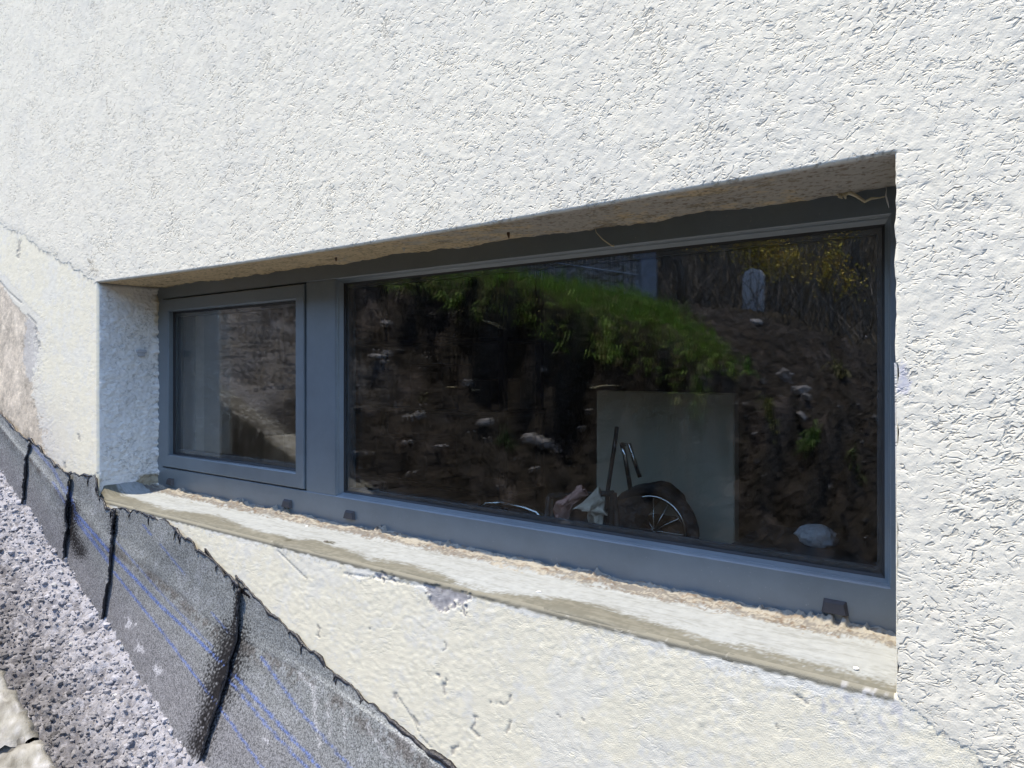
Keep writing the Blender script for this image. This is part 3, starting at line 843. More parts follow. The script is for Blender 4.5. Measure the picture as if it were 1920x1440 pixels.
# loose lumps on the ash
r = np.random.default_rng(31)
n = 9500
lx = r.uniform(-3.3, -1.4, n); ly = r.uniform(KY0, -.0, n)
ok = ly < ybase(lx) - .004
lx, ly = lx[ok], ly[ok]; n = len(lx)
ls = .0024 + .0085 * r.random(n) ** 3.2
lz = ash_z(lx, ly) + ash_h(lx, ly) + ls * .05
Vs, Fs, Cs = [], [], []
off = 0
shapes = [pebble(s, .27, 1) for s in range(40, 48)]
lc = np.array([.29, .288, .312]) * (1 + .22 * r.standard_normal((n, 1)))
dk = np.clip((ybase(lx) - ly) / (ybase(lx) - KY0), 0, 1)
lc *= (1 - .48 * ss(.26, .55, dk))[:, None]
for i in range(n):
    v, f = shapes[i % 8]
    a = r.uniform(0, 6.28); ct, st_ = math.cos(a), math.sin(a)
    vv_ = np.stack([v[:, 0] * ct - v[:, 1] * st_, v[:, 0] * st_ + v[:, 1] * ct, v[:, 2] * .8], -1) * ls[i] + (lx[i], ly[i], lz[i])
    Vs.append(vv_); Fs.append(f + off); off += len(v); Cs.append(np.repeat(np.clip(lc[i:i + 1], .04, .42), len(v), 0))
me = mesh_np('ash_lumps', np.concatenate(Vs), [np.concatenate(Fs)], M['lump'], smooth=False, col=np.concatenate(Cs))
tag(ob('ash_lumps', me), 'loose crumbs of grey ash in the drain channel', 'ash', None, 'stuff')

# ------------------------------------------------------------------ bitumen sheets at the foot of the wall
top_pts = [(-60, 715), (0, 775), (60, 832), (122, 886), (150, 890), (180, 896), (183.5, 929), (205, 950), (270, 966), (310, 975), (352, 1010), (385, 1035), (450, 1100), (525, 1172), (600, 1242), (690, 1322), (735, 1362), (780, 1398), (840, 1440)]
tp = np.array([P(u, v, -.012) for u, v in top_pts])
tx_, tz_ = list(tp[:, 0]), list(tp[:, 2])
tx_ = [-9.0, -4.2] + tx_ + [-.2, .8, 3.2]; tz_ = [.95, .25] + tz_ + [-.99, -1.33, -2.2]
def ztop(x): return np.interp(x, tx_, tz_)
cp = np.array([P(u, v, -.02) for u, v in [(0, 795), (48, 852), (128, 935), (207, 1020), (291, 1076), (436, 1192), (583, 1272), (700, 1348), (800, 1425)]])
cx_ = [-9.0, -4.2] + list(cp[:, 0]) + [-.2, 3.2]; cz_ = [.85, .15] + list(cp[:, 2]) + [-1.12, -2.25]
def zcrease(x): return np.interp(x, cx_, cz_)
blue_lines = [([(128, 915), (140, 960), (215, 1045), (300, 1135), (430, 1255), (520, 1355), (600, 1440)], 6, 1), ([(140, 970), (205, 1055)], 7, .8), ([(213, 1072), (300, 1180), (400, 1312), (440, 1365), (492, 1440)], 4.5, .9),
              ([(270, 985), (283, 1003)], 4, .8), ([(300, 1020), (345, 1075)], 4, .6), ([(398, 1150), (430, 1188)], 4, .7), ([(490, 1232), (560, 1330), (662, 1445)], 5, .85), ([(430, 1275), (500, 1360), (575, 1440)], 5, .9),
              ([(60, 835), (100, 880), (124, 925)], 6, .55), ([(100, 905), (126, 950)], 5, .5), ([(213, 1010), (300, 1110), (400, 1215)], 4, .5)]
tar_spots = [([(436, 1195), (428, 1235), (410, 1290)], 40), ([(425, 1240), (395, 1330), (370, 1400)], 26), ([(134, 950), (134, 1000), (150, 1035)], 17), ([(213, 962), (212, 1000)], 9), ([(447, 1110), (437, 1185)], 7)]
def sheet(name, x0, x1, label, lift0, lift1, tar_drip=True):
    xs = lines([x0, x1], lambda x: .0042 + .05 * np.maximum(0, -3.3 - x) + .03 * np.maximum(0, x + .8))
    w = np.linspace(0, 1, 128)
    X, Wd = np.meshgrid(xs, w)
    zt = ztop(X) - .000; zcr = zcrease(X); zb = zbase(X); yb = ybase(X)
    fr = (X - x0) / (x1 - x0)
    lift = lerp(lift0, lift1, ss(.0, 1.0, fr))
    k = .42
    a = np.clip(Wd / k, 0, 1); bq = np.clip((Wd - k) / (1 - k), 0, 1.0)
    Z = np.where(Wd < k, lerp(zt, zcr, a), lerp(zcr, zb - .05, bq))
    Y = np.where(Wd < k, lerp(-.006, -.012, a), lerp(-.012, yb - .012, bq))
    # soften the fold
    Y = Y - .004 * np.exp(-((Wd - k) / .09) ** 2)
    Y = Y - lift - .0012 * soft(X, Z, .5, 80) - .0002 * pink(X, Z, .05, 81)
    edge = ss(.012, .0, x1 - X); Y = Y - .004 * edge * ss(-.3, .6, pink(X * 0 + x1, Z, .12, 82))
    X2 = X + edge * .004 * soft(X * 0 + x1 * 3, Z, .2, 83)
    Z = Z + ss(.05, .0, Wd) * .003 * soft(X, X * 0, .06, 84)
    uu, vv = proj(X, Y, Z)
    c = np.ones(X.shape + (3,)) * np.array([.190, .200, .200])
    c = mixc(c, (.25, .26, .275), ss(0, 1.5, pink(X, Z, .3, 85)) * .5)
    c = mixc(c, (.165, .163, .175), ss(.42, .8, Wd) * .8)
    c = mixc(c, (.085, .075, .068), .75 * np.exp(-((Wd - k - .02) / .035) ** 2) * ss(-.6, .6, pink(X, Z, .2, 86)))
    ji = 2.0 * samp(fB, X, Z, RES)
    sp = ss(-.9, .3, samp(fC, X, Z, RES))
    for pts, wd, s_ in blue_lines:
        dl = dist_line(uu + ji * .5, vv + ji * .5, pts)
        c = mixc(c, (.07, .13, .38), .8 * s_ * ss(wd * .75, wd * .2, dl) * (.35 + .65 * sp))
    for pts, wd in tar_spots:
        dl = dist_line(uu, vv, pts)
        c = mixc(c, (.014, .013, .014), ss(wd, wd * .3, dl + wd * .45 * samp(fC, X, Z, RES)) * ss(x0 - .005, x0 + .005, X))
    for pts in ([(588, 1280), (590, 1340), (600, 1400)], [(616, 1320), (617, 1380)], [(645, 1330), (648, 1390)], [(560, 1262), (588, 1292)], [(690, 1365), (725, 1420)]):
        c = mixc(c, (.42, .42, .43), .5 * ss(4, 1, dist_line(uu + ji, vv + ji, pts)))
    for (a_, b_) in ((243, 1168), (260, 1212), (495, 1385), (300, 1260)):
        c = mixc(c, (.5, .5, .53), .6 * ss(12, 2, np.hypot(uu - a_, vv - b_) + 5 * samp(fA, X, Z, RES)))
    ed = ss(.010, .0, x1 - X)
    c = mixc(c, (.012, .012, .014), ed * .0)
    V = np.stack([X2, Y, Z], -1)
    ny_, nx_ = X.shape
    # give the sheet a real thickness
    back = V.copy(); back[..., 1] += .0045
    Vf = np.concatenate([V.reshape(-1, 3), back.reshape(-1, 3)])
    q = grid_quads(ny_, nx_)
    i = np.arange(ny_ * nx_).reshape(ny_, nx_); o2 = ny_ * nx_
    def side(l): return np.stack([l[:-1], l[1:], l[1:] + o2, l[:-1] + o2], -1)
    sd = np.concatenate([side(i[0]), side(i[-1]), side(i[:, 0]), side(i[:, -1])])
    mi = np.concatenate([np.zeros(len(q)), np.ones(len(q)), np.ones(len(sd))])
    root = empty(name, (float((x0 + x1) / 2), -.02, float(zbase((x0 + x1) / 2))))
    tag(root, label, 'bitumen sheet', 'bitumen sheets along the wall foot')
    me = mesh_np('granule_face', Vf, [q[:, ::-1], q + o2, sd], [M['sheet'], M['tar']], col=np.concatenate([c.reshape(-1, 3)] * 2), mat_idx=mi)
    f = ob('granule_face', me, root); f.location = -Vector(root.location)
    # squeezed out tar along the top edge and down the overlap
    mb = MB()
    tpx = np.arange(x0, x1, .008)
    pt = np.stack([np.interp(tpx, X2[0], X2[0]), np.interp(tpx, X2[0], Y[0]) + .001, np.interp(tpx, X2[0], Z[0])], -1)
    rr = .0026 + .0012 * np.clip(soft(tpx, tpx * 0 + x0, .10, 87), -1, 2.2) + (.0045 * ss(-1.05, -.95, tpx) if x1 > -.9 else 0)
    mb.tube(pt, np.maximum(rr, .0012), 6)
    if tar_drip:
        rs = np.random.default_rng(int(abs(x0) * 100))
        for _ in range(int((x1 - x0) * 14)):
            k_ = rs.integers(0, len(tpx) - 1); L_ = rs.uniform(.006, .032); p0 = pt[k_]
            mb.tube([p0 + (0, -.001, 0), p0 + (rs.normal(0, .001), -.0040, -L_ * .5), p0 + (rs.normal(0, .002), -.0045, -L_)], [.0034, .002, .0007], 5)
    t_ = mb.build('tar_bead', M['tar'], root, True); t_.location = -Vector(root.location)
    mb = MB()
    kk = np.arange(0, 124, 4)
    mb.tube(np.stack([X2[kk, -1] + .001, Y[kk, -1] + .003, Z[kk, -1]], -1), .0026 + .0014 * np.clip(pink(Z[kk, -1], Z[kk, -1] * 0 + x1, .08, 88), -1, 2), 5)
    t_ = mb.build('lap_edge', M['tar'], root, True); t_.location = -Vector(root.location)
    return root
s1 = P(46, 850, -.03)[0]; s2 = P(124, 930, -.03)[0]; s3 = P(207, 960, -.03)[0]; s4 = P(440, 1180, -.03)[0]
sheet('bitumen_sheet', -8.9, s1, 'grey granule sheet at the far left edge, half buried in ash', .002, .012, False)
sheet('bitumen_sheet', s1 - .03, s2, 'short grey granule sheet just left of the window corner', .0015, .013, False)
sheet('bitumen_sheet', s2 - .03, s3, 'narrow grey granule sheet under the left window jamb', .001, .012)
sheet('bitumen_sheet', s3 - .03, s4, 'broad grey granule sheet with two blue lines, below the sill start', .001, .014)
sheet('bitumen_sheet', s4 - .04, 2.9, 'lowest granule sheet with black scorch at its left lap', .0005, .004)
# strip of sheet standing up behind the top edge
mb = MB()
pa = [P(u, v, -.004) for u, v in ((384, 1028), (400, 1050), (432, 1082), (470, 1118))]
pb = [P(u, v, -.004) for u, v in ((386, 1052), (402, 1068), (434, 1096), (470, 1124))]
mb.add([(x, -.0055, z) for x, y, z in pa] + [(x, -.0055, z) for x, y, z in pb] + [(x, -.001, z) for x, y, z in pa] + [(x, -.001, z) for x, y, z in pb],
       [(i, i + 1, i + 5, i + 4) for i in range(3)] + [(i + 8, i + 12, i + 13, i + 9) for i in range(3)] + [(i, i + 8, i + 9, i + 1) for i in range(3)] + [(0, 4, 12, 8), (3, 11, 15, 7)] + [(i + 4, i + 5, i + 13, i + 12) for i in range(3)])
tag(mb.build('tar_flap', M['tar']), 'black strip of tarred felt standing up behind the sheet edge', 'felt strip')

# ------------------------------------------------------------------ concrete kerb across the channel
kerb = empty('concrete_kerb', (-1.6, -.5, float(path(-1.6)) - .3))
tag(kerb, 'low weathered concrete kerb beside the ash channel', 'kerb')
KO = Vector(kerb.location)
def block(name, x0, x1, y0, y1, top, depth, seed, base_c, parent):
    nxx = max(4, int((x1 - x0) / .012)); prof = []
    w = y1 - y0
    b_ = .012
    # cross section, clockwise from the bottom of the house side
    ys_ = np.concatenate([np.full(8, y1), np.linspace(y1 - b_, y0 + b_, 14), np.full(6, y0)])
    dz_ = np.concatenate([np.linspace(-depth, -b_, 8), np.full(14, 0.0), np.linspace(-b_, -depth, 6)])
    xs_ = np.linspace(x0, x1, nxx)
    X, K_ = np.meshgrid(xs_, np.arange(len(ys_)))
    Y = ys_[K_]; Zd = dz_[K_]
    Z = top(X) + Zd
    n_ = pink(X + seed, Y * 1 + Zd, .09, 90); n2_ = pink(X + seed, Y + Zd, .3, 91)
    chip = ss(.9, 1.9, n2_)
    side_ = (np.abs(Zd) > .001)
    Y = Y + np.where(side_ & (Y > (y0 + y1) / 2), -1, 1) * np.where(side_, .0035 * n_ + .010 * chip, 0)
    Z = Z + np.where(~side_, .003 * n_ - .010 * chip, 0)
    e = ss(.02, 0, np.minimum(X - x0, x1 - X)); Z = Z - .008 * e * ~side_; 
    V = np.stack([X, Y, Z], -1)
    c = np.ones(X.shape + (3,)) * np.array(base_c)
    c = mixc(c, (.40, .395, .39), ss(.2, 1.4, pink(X + seed, Y + Zd, .16, 92)) * .8)
    c = mixc(c, (.11, .10, .08), ss(.3, 1.3, pink(X + seed, Y + Zd, .11, 93)) * .65)
    q = grid_quads(*X.shape)
    n0 = X.size
    # end caps
    Vall = V.reshape(-1, 3)
    i = np.arange(X.size).reshape(X.shape)
    me = bpy.data.meshes.new(name)
    me = mesh_np(name, Vall, [q], M['concrete'], col=c.reshape(-1, 3))
    o = ob(name, me, parent); o.location = -KO
    capb = MB()
    return o
bounds = [-2.75, -2.195, -1.638, -1.08, -.53, .03, .6]
for k in range(6):
    block('coping_block', bounds[k] + .004, bounds[k + 1] - .004, KY1, KY0, lambda x: path(x) + 0 * x, .16, 3.1 * k, (.27, .26, .23), kerb)
o = block('base_wall', -3.9, .6, KY1 + .01, KY0 - .014, lambda x: path(x) - .012, .55, 9.0, (.10, .095, .085), kerb)

# ------------------------------------------------------------------ small litter on the ash
def ash_hit(u, v):
    best = None
    for y in np.linspace(-.41, -.02, 300):
        x, _, z = P(u, v, y)
        if z <= float(ash_z(np.array(x), np.array(y))): best = (x, y, z)
        elif best is not None: break
    if best is None: x, y, z = P(u, v, -.25)
    else: x, y, z = best
    return np.array([x, y, float(ash_z(np.array(x), np.array(y)) + max(0, float(ash_h(np.array(x), np.array(y)))))])
def chip(name, u, v, L, W_, T, ang, m, label, cat, group=None, tilt=.2, curl=0.0):
    p = ash_hit(u, v)
    mb = MB()
    ns_ = 6
    up = []
    xs_ = np.linspace(-L / 2, L / 2, ns_)
    wd = W_ / 2 * (np.array([.75, 1, .95, 1, .9, .65]) if curl == 0 else np.array([.1, .7, 1, .95, .6, .08]))
    for zz in (T, 0):
        for i in range(ns_):
            cz = curl * (xs_[i] / L * 2) ** 2 * L
            up += [(xs_[i], -wd[i], zz + cz), (xs_[i], wd[i], zz + cz + .3 * curl * W_)]
    Fq = []
    for i in range(ns_ - 1):
        a = 2 * i; Fq += [(a, a + 2, a + 3, a + 1), (a + 12, a + 13, a + 15, a + 14), (a, a + 12, a + 14, a + 2), (a + 1, a + 3, a + 15, a + 13)]
    Fq += [(0, 1, 13, 12), (10, 22, 23, 11)]
    mb.add(up, Fq)
    o = mb.build(name, m)
    o.location = p + (0, 0, .003)
    o.rotation_euler = (tilt, .32, ang)
    return tag(o, label, cat, group)
chip('wood_chip', 118, 1333, .034, .014, .004, .3, M['wood'], 'pale flat wood chip lying alone in the ash', 'wood chip')
chip('wood_chip', 210, 1332, .018, .009, .004, .9, M['wood'], 'small pale wood chip near the two dry stalks', 'wood chip')
chip('dry_leaf', 153, 1275, .024, .012, .0008, -.7, M['leafb'], 'curled brown leaf in the middle of the ash channel', 'leaf', None, .5, .25)
chip('dry_leaf', 200, 1404, .030, .015, .0008, .2, M['leafb'], 'crumpled brown leaf at the bottom edge of the ash', 'leaf', None, .3, .3)
chip('dry_leaf', 185, 1362, .022, .012, .0008, 1.2, M['leafb'], 'dull brown leaf just below the small wood chip', 'leaf', None, -.3, .25)
chip('bark_piece', 170, 1347, .022, .013, .005, .5, M['bark'], 'dull brown scrap of bark beside the dry stalks', 'bark')
chip('wood_splinter', 245, 1249, .020, .008, .004, 1.1, M['plastic'], 'pale grey splinter leaning on the bitumen sheet', 'splinter')
def stalk(u0, v0, u1, v1, label, m='straw', r=.0011):
    a, b_ = ash_hit(u0, v0), ash_hit(u1, v1)
    mb = MB(); md = (a + b_) / 2 + (0, 0, .004)
    mb.tube([a + (0, 0, .003), md, b_ + (0, 0, .004)], [r, r * 1.1, r * .6], 6)
    tag(mb.build('dry_stalk', M[m], None, True), label, 'stalk')
stalk(195, 1346, 212, 1342, 'short pale stalk lying right of the bark scrap')
stalk(212, 1322, 235, 1320, 'greenish dry stalk above the small wood chip', 'wood', .0014)
stalk(28, 1245, 60, 1275, 'thin brown stalk half sunk in ash near the kerb', 'bark', .0010)
pv = [pebble(s, .12, 2) for s in (61, 62, 63)]
def pebble_at(u, v, s, k, label, m='stone'):
    p = ash_hit(u, v)
    me = mesh_np('pebble', pv[k % 3][0] * s, [pv[k % 3][1]], M[m])
    o = ob('pebble', me); o.location = p + (0, 0, s * .3); o.rotation_euler = (.3 * k, .5, k)
    tag(o, label, 'pebble', None)
pebble_at(212, 1420, .013, 0, 'largest rounded grey pebble beside the crumpled leaf')
pebble_at(82, 1262, .009, 1, 'grey pebble high in the ash near the kerb')
pebble_at(229, 1255, .010, 2, 'brownish pebble beside the pale splinter', 'bark')
pebble_at(160, 1352, .007, 1, 'small dark pebble below the bark scrap', 'bark')

# ------------------------------------------------------------------ bits hanging on the frame and soffit
mb = MB()
pts = [P(u, v, YF - .012) for u, v in ((1545, 357), (1560, 360), (1577, 366), (1592, 361), (1604, 366), (1622, 378), (1634, 372), (1650, 371), (1661, 368))]
mb.tube(pts, [.001, .002, .0030, .0034, .0026, .0024, .0020, .0011, .0006], 7)
mb.tube([P(1577, 362, YF - .012), P(1574, 369, YF - .016), P(1580, 372, YF - .014)], [.003, .0026, .001], 6)
mb.tube([P(1588, 360, YF - .012), P(1584, 368, YF - .016), P(1586, 373, YF - .014)], [.003, .0024, .001], 6)
tag(mb.build('dry_root', M['straw'], None, True), 'pale dried root hanging in the upper right window corner', 'dried root')
mb = MB(); mb.tube([P(1660, 343, YF - .010), P(1662, 356, YF - .014), P(1661, 367, YF - .014), P(1664, 378, YF - .012), P(1667, 390, YF - .010)], [.0003, .0004, .0010, .0012, .0005], 6)
tag(mb.build('dry_stalk', M['web'], None, True), 'short pale stalk hanging at the right end of the dried root', 'stalk')
mb = MB(); mb.tube([P(1115, 424, YF - .010), P(1118, 436, YF - .02), P(1130, 449, YF - .022), P(1147, 461, YF - .016), P(1151, 461, YF - .012)], [.0005, .0007, .0009, .0012, .0022], 6)
tag(mb.build('dry_stalk', M['straw'], None, True), 'single thin stalk hanging in front of the upper frame', 'stalk')
for (u, v, dz, lab) in ((630, 497, .014, 'tiny brown stub on the soffit above the mullion'), (953, 436, .016, 'dark brown cocoon on the soffit, middle'), (757, 456, .013, 'pale cocoon on the soffit edge above the grass reflection')):
    yy = .06
    p = P(u, v, yy); mb = MB()
    zt_ = ZT - .001
    x_ = P(u, v, .10)[0]
    mb.tube([(x_, .10, zt_ + .002), (x_ + .001, .099, zt_ - dz * .5), (x_ + .003, .098, zt_ - dz)], [.0022, .0032, .0012], 7)
    tag(mb.build('cocoon', M['web'] if 'pale' in lab else M['leafb'], None, True), lab, 'cocoon')
# crumbs on the sill
for k, (u, v, y_, s, m, lab) in enumerate(((575, 986, .13, .0030, 'web', 'white crumb on the sill edge under the mullion cover'), (611, 1006, .06, .0035, 'bark', 'dark crumb on the chalky sill below the middle drain cover'),
                                        (246, 912, .13, .006, 'foam', 'broken foam lump in the lower left window corner'), (268, 908, .16, .006, 'foam', 'foam lump beside the frame in the lower left corner'),
                                        (1010, 1100, .05, .0035, 'web', 'white paint fleck on the olive sill nose'), (1605, 1262, .04, .003, 'web', 'white fleck near the right end of the sill'))):
    p = P(u, v, y_)
    zz = float(np.interp(y_, prof_y, prof_z)) + (.012 if m == 'foam' else 0)
    me = mesh_np('crumb', pv[k % 3][0] * s * np.array([1.4, 1, .6]), [pv[k % 3][1]], M[m])
    o = ob('crumb', me); o.location = (p[0], y_, zz + s * .4); o.rotation_euler = (0, 0, k)
    tag(o, lab, 'crumb')

# ------------------------------------------------------------------ opposite the window (seen in the panes)
YG = YF + .0245
def mir(u, v, d):
    """place at distance d in front of the wall that the pane shows at pixel u, v"""
    x, y, z = P(u, v, 2 * YG + d)
    return np.array([x, -d, z])
def mir_hit(u, v, d0=.6, d1=12):
    last = None
    for d in np.linspace(d0, d1, 900):
        p = mir(u, v, d)
        if p[2] < float(terrain(np.array([p[0]]), np.array([-d]))[0]): return p
        last = p
    return last

# grass on the bank
def blades(px, py, pz, L, wd, lean_dir, lean, col, seed):
    r = np.random.default_rng(seed); n = len(px)
    a = r.uniform(0, 2 * math.pi, n)
    side = np.stack([np.cos(a), np.sin(a), 0 * a], -1) * wd[:, None]
    ld = lean_dir / (np.linalg.norm(lean_dir, axis=1)[:, None] + 1e-9)
    base = np.stack([px, py, pz - .01], -1)
    mid = base + np.stack([0 * a, 0 * a, L * .55], -1) * (1 - .35 * lean[:, None]) + ld * (L * lean * .35)[:, None]
    tip = base + np.stack([0 * a, 0 * a, L * (1 - 1.15 * lean)], -1) + ld * (L * lean * .95)[:, None]
    V = np.stack([base - side, base + side, mid + side * .8, mid - side * .8, tip], 1).reshape(-1, 3)
    o_ = np.arange(n) * 5
    q = np.stack([o_, o_ + 1, o_ + 2, o_ + 3], -1); t = np.stack([o_ + 3, o_ + 2, o_ + 4], -1)
    return V, q, t, np.repeat(col, 5, 0)
r = np.random.default_rng(5)
n = 62000
gx = r.uniform(-7.5, -1.15, n); gd = lip(gx) - .10 + 3.3 * r.random(n) ** 1.6
dens = ss(.05, -.25, gx + 1.1 + .7 * (gd - 2.1)) * (.35 + .65 * ss(-.9, .4, pink(gx, -gd, .5, 95)))
ok = r.random(n) < dens
gx, gd = gx[ok], gd[ok]; n = len(gx)
gz = terrain(gx, -gd)
edge = ss(.22, -.08, gd - lip(gx))
L = r.uniform(.06, .16, n) * (1 + .35 * pink(gx, -gd, .5, 96).clip(-1, 1.5)) * (1 - .15 * edge) * (1 - .35 * ss(-2.0, -1.5, gx))
lean = np.clip(.25 + .2 * r.standard_normal(n) + .50 * edge, .05, 1.1)
ld = np.stack([.5 * r.standard_normal(n) + .15, .6 * r.standard_normal(n) + 1.3 * edge, 0 * gx], -1)
gc = np.array([.18, .31, .045]) * np.clip(1 + .30 * r.standard_normal((n, 1)), .4, 1.9)
yel = (r.random(n) < .14 + .25 * edge)
gc[yel] = np.array([.21, .20, .07]) * np.clip(1 + .25 * r.standard_normal((yel.sum(), 1)), .4, 1.7)
V, q, t, gcol = blades(gx, -gd, gz, L, np.full(n, .0032), ld, lean, gc, 6)
me = mesh_np('grass', V, [q, t], M['grass'], smooth=False, col=gcol)
tag(ob('grass', me), 'bright green grass overhanging the cut earth bank', 'grass', None, 'stuff')
# separate tufts on the dark slope
tufts = [((1400, 690), 'green tuft at the right end of the overhanging turf', 260, (.08, .19, .03), .13), ((1575, 700), 'spiky dry tuft high on the right of the dark slope', 150, (.17, .17, .075), .22),
         ((1520, 825), 'low green tuft on the dark slope, lower right', 200, (.09, .18, .035), .15), ((1500, 590), 'dry tuft at the top of the dark mound', 150, (.15, .16, .07), .14),
         ((1310, 745), 'hanging tuft at the end of the grass tongue', 260, (.10, .17, .04), .14), ((1445, 765), 'yellowish tuft above the pale stones', 180, (.16, .18, .05), .12),
         ((790, 742), 'flattened pale tuft half way down the earth face', 140, (.20, .20, .11), .10), ((950, 830), 'dark green tuft low on the earth bank', 160, (.05, .10, .035), .14),
         ((1600, 880), 'thin tuft near the right edge of the pane', 90, (.10, .14, .05), .12)]
for k, ((u, v), lab, nb, cc, LL) in enumerate(tufts):
    nb = nb // 2; LL = LL * .75
    p = mir_hit(u, v)
    rr = np.random.default_rng(100 + k)
    bx = rr.normal(0, .016, nb).clip(-.03, .03); by = rr.normal(0, .016, nb).clip(-.03, .03)
    bz = terrain(p[0] + bx, p[1] + by) - p[2]
    V, q, t, gcol = blades(bx, by, bz, rr.uniform(.5, 1.2, nb) * LL, np.full(nb, .0032), np.stack([bx + .02 * rr.standard_normal(nb), by + .05, 0 * bx], -1), rr.uniform(.3, 1.0, nb),
                           np.array(cc) * np.clip(1 + .3 * rr.standard_normal((nb, 1)), .4, 1.8), 200 + k)
    o = ob('grass_tuft', mesh_np('grass_tuft', V, [q, t], M['grass'], smooth=False, col=gcol)); o.location = p
    tag(o, lab, 'grass tuft')
# pale stones on the earth face
stones = [((703, 667), .035, 'pale flat stone in the upper left of the earth face'), ((722, 662), .028, 'pale stone just right of the flat one in the earth face'), ((905, 792), .040, 'pale double stone half way down the earth bank'),
          ((988, 820), .032, 'first pale stone of the rubble cluster under the bank'), ((1003, 828), .040, 'biggest pale stone in the rubble cluster'), ((1020, 832), .034, 'third pale stone in the rubble cluster'), ((1036, 842), .028, 'last pale stone at the right of the rubble cluster'),
          ((1468, 708), .050, 'large pale stone on the dark slope above the tuft'), ((1480, 703), .024, 'small white stone beside the large one on the slope'), ((1497, 732), .034, 'pale stone below the large one on the dark slope'), ((1510, 745), .028, 'narrow pale stone under the row on the dark slope'),
          ((1502, 779), .030, 'pale stone low in the dark slope'), ((1418, 603), .030, 'stone on the crest below the white slab'), ((720, 605), .030, 'grey stone under the turf at the left'), ((770, 640), .028, 'pale shard below the left turf'),
          ((820, 838), .024, 'small stone low on the left of the earth bank'), ((1620, 632), .034, 'pale stone far right on the upper slope')]
for k, ((u, v), s, lab) in enumerate(stones):
    p = mir_hit(u, v)
    o = ob('stone', mesh_np('stone', pebble(300 + k, .13, 2)[0] * s * np.array([1.4, 1, .7]), [pebble(300 + k, .13, 2)[1]], M['stone'], smooth=False)); o.location = p + (0, 0, -s * .1); o.rotation_euler = (.2 * k, .1, k)
    tag(o, lab, 'stone')
# crushed rubble
r = np.random.default_rng(77)
n = 2600
rx = r.uniform(-5.2, .3, n); rd = r.uniform(.6, 3.4, n)
ok = (rd < lip(rx) - .03) & (r.random(n) < .25 + .75 * ss(.0, .9, pink(rx, -rd, .35, 97)) + .6 * ss(-2.8, -3.2, rx) * ss(1.7, 1.3, rd))
rx, rd = rx[ok], rd[ok]; rz = terrain(rx, -rd); n = len(rx)
rs_ = .006 + .022 * r.random(n) ** 3
Vs, Fs, Cs = [], [], []; off = 0
for i in range(n):
    v, f = shapes[i % 8]
    Vs.append(v * rs_[i] + (rx[i], -rd[i], rz[i] - rs_[i] * .1)); Fs.append(f + off); off += len(v)
    g = r.uniform(.10, .42) if r.random() < .5 else r.uniform(.06, .16)
    Cs.append(np.repeat(np.array([[g, g * .97, g * 1.02]]), len(v), 0))
tag(ob('rubble', mesh_np('rubble', np.concatenate(Vs), [np.concatenate(Fs)], M['lump'], smooth=False, col=np.concatenate(Cs))), 'crushed stone scattered over the dark bank', 'rubble', None, 'stuff')
# roots and sticks in the cut face
for k, (a, b_, lab) in enumerate((((905, 603), (950, 622), 'pale stick poking out of the earth under the turf'), ((1040, 667), (1100, 662), 'thin root lying on the earth face'), ((1110, 732), (1165, 727), 'bent pale twig low in the earth face'),
                                 ((830, 730), (900, 735), 'long thin root beside the pale tuft'), ((705, 585), (735, 620), 'dark root hanging under the left turf'), ((1405, 783), (1440, 775), 'bent root below the grass tongue'))):
    p0, p1 = mir_hit(*a), mir_hit(*b_)
    if np.linalg.norm(p0 - p1) > .5: p1 = p0 + (p1 - p0) / np.linalg.norm(p0 - p1) * .4
    mb = MB(); mb.tube([p0 + (0, .02, .01), (p0 + p1) / 2 + (0, .05, .02), p1 + (0, .03, .01)], [.005, .004, .002], 6)
    tag(mb.build('stick', M['straw'] if 'pale' in lab else M['bark'], None, True), lab, 'stick')

# gabion wall on the turf
gab = empty('gabion_wall', (-4.4, -5.1, .7))
tag(gab, 'grey stone gabion wall behind wire mesh above the turf', 'gabion wall')
GO = Vector(gab.location)
gx0, gx1 = -6.4, -3.27
def gz0(x): return .54 - .21 * (x - gx1)
gd0, gdep, gh = 5.0, .45, 1.5
r = np.random.default_rng(9)
cells = []
for ix in range(int((gx1 - gx0) / .085)):
    for iz in range(int(gh / .075)):
        cells.append((gx1 - .045 - ix * .085 + r.normal(0, .012), .03 + iz * .075 + r.normal(0, .01)))
stone_me = [mesh_np('gabion_stone', pebble(400 + k, .17, 1)[0] * .058 * np.array([1.1, .9, .85]), [pebble(400 + k, .17, 1)[1]], M['gstone'], smooth=False) for k in range(6)]
# nearest to the pane first: singles; the rest as one mass
cells.sort(key=lambda c_: (c_[1] > 1.0, -c_[0]))
Vs, Fs = [], []; off = 0
for i, (x, dz) in enumerate(cells):
    loc = (x, -gd0 - .05 - r.uniform(0, .03), float(gz0(x)) + dz)
    if i < 280:
        o = ob('gabion_stone', stone_me[i % 6], gab); o.location = Vector(loc) - GO; o.rotation_euler = (r.uniform(0, 6), r.uniform(0, 6), r.uniform(0, 6))
    else:
        v, f = shapes[i % 8]; v = v * .05
        Vs.append(v + np.array(loc)); Fs.append(f + off); off += len(v)
o = ob('gabion_filling', mesh_np('gabion_filling', np.concatenate(Vs), [np.concatenate(Fs)], M['gstone'], smooth=False), gab); o.location = -GO; o['kind'] = 'stuff'
mb = MB()
X0 = np.linspace(gx0, gx1, 30)
V = [(x, -gd0 - y_, gz0(x) - .3 + z_) for x in X0 for (y_, z_) in ((.09, 0), (.09, gh + .3), (gdep, gh + .3), (gdep, 0))]
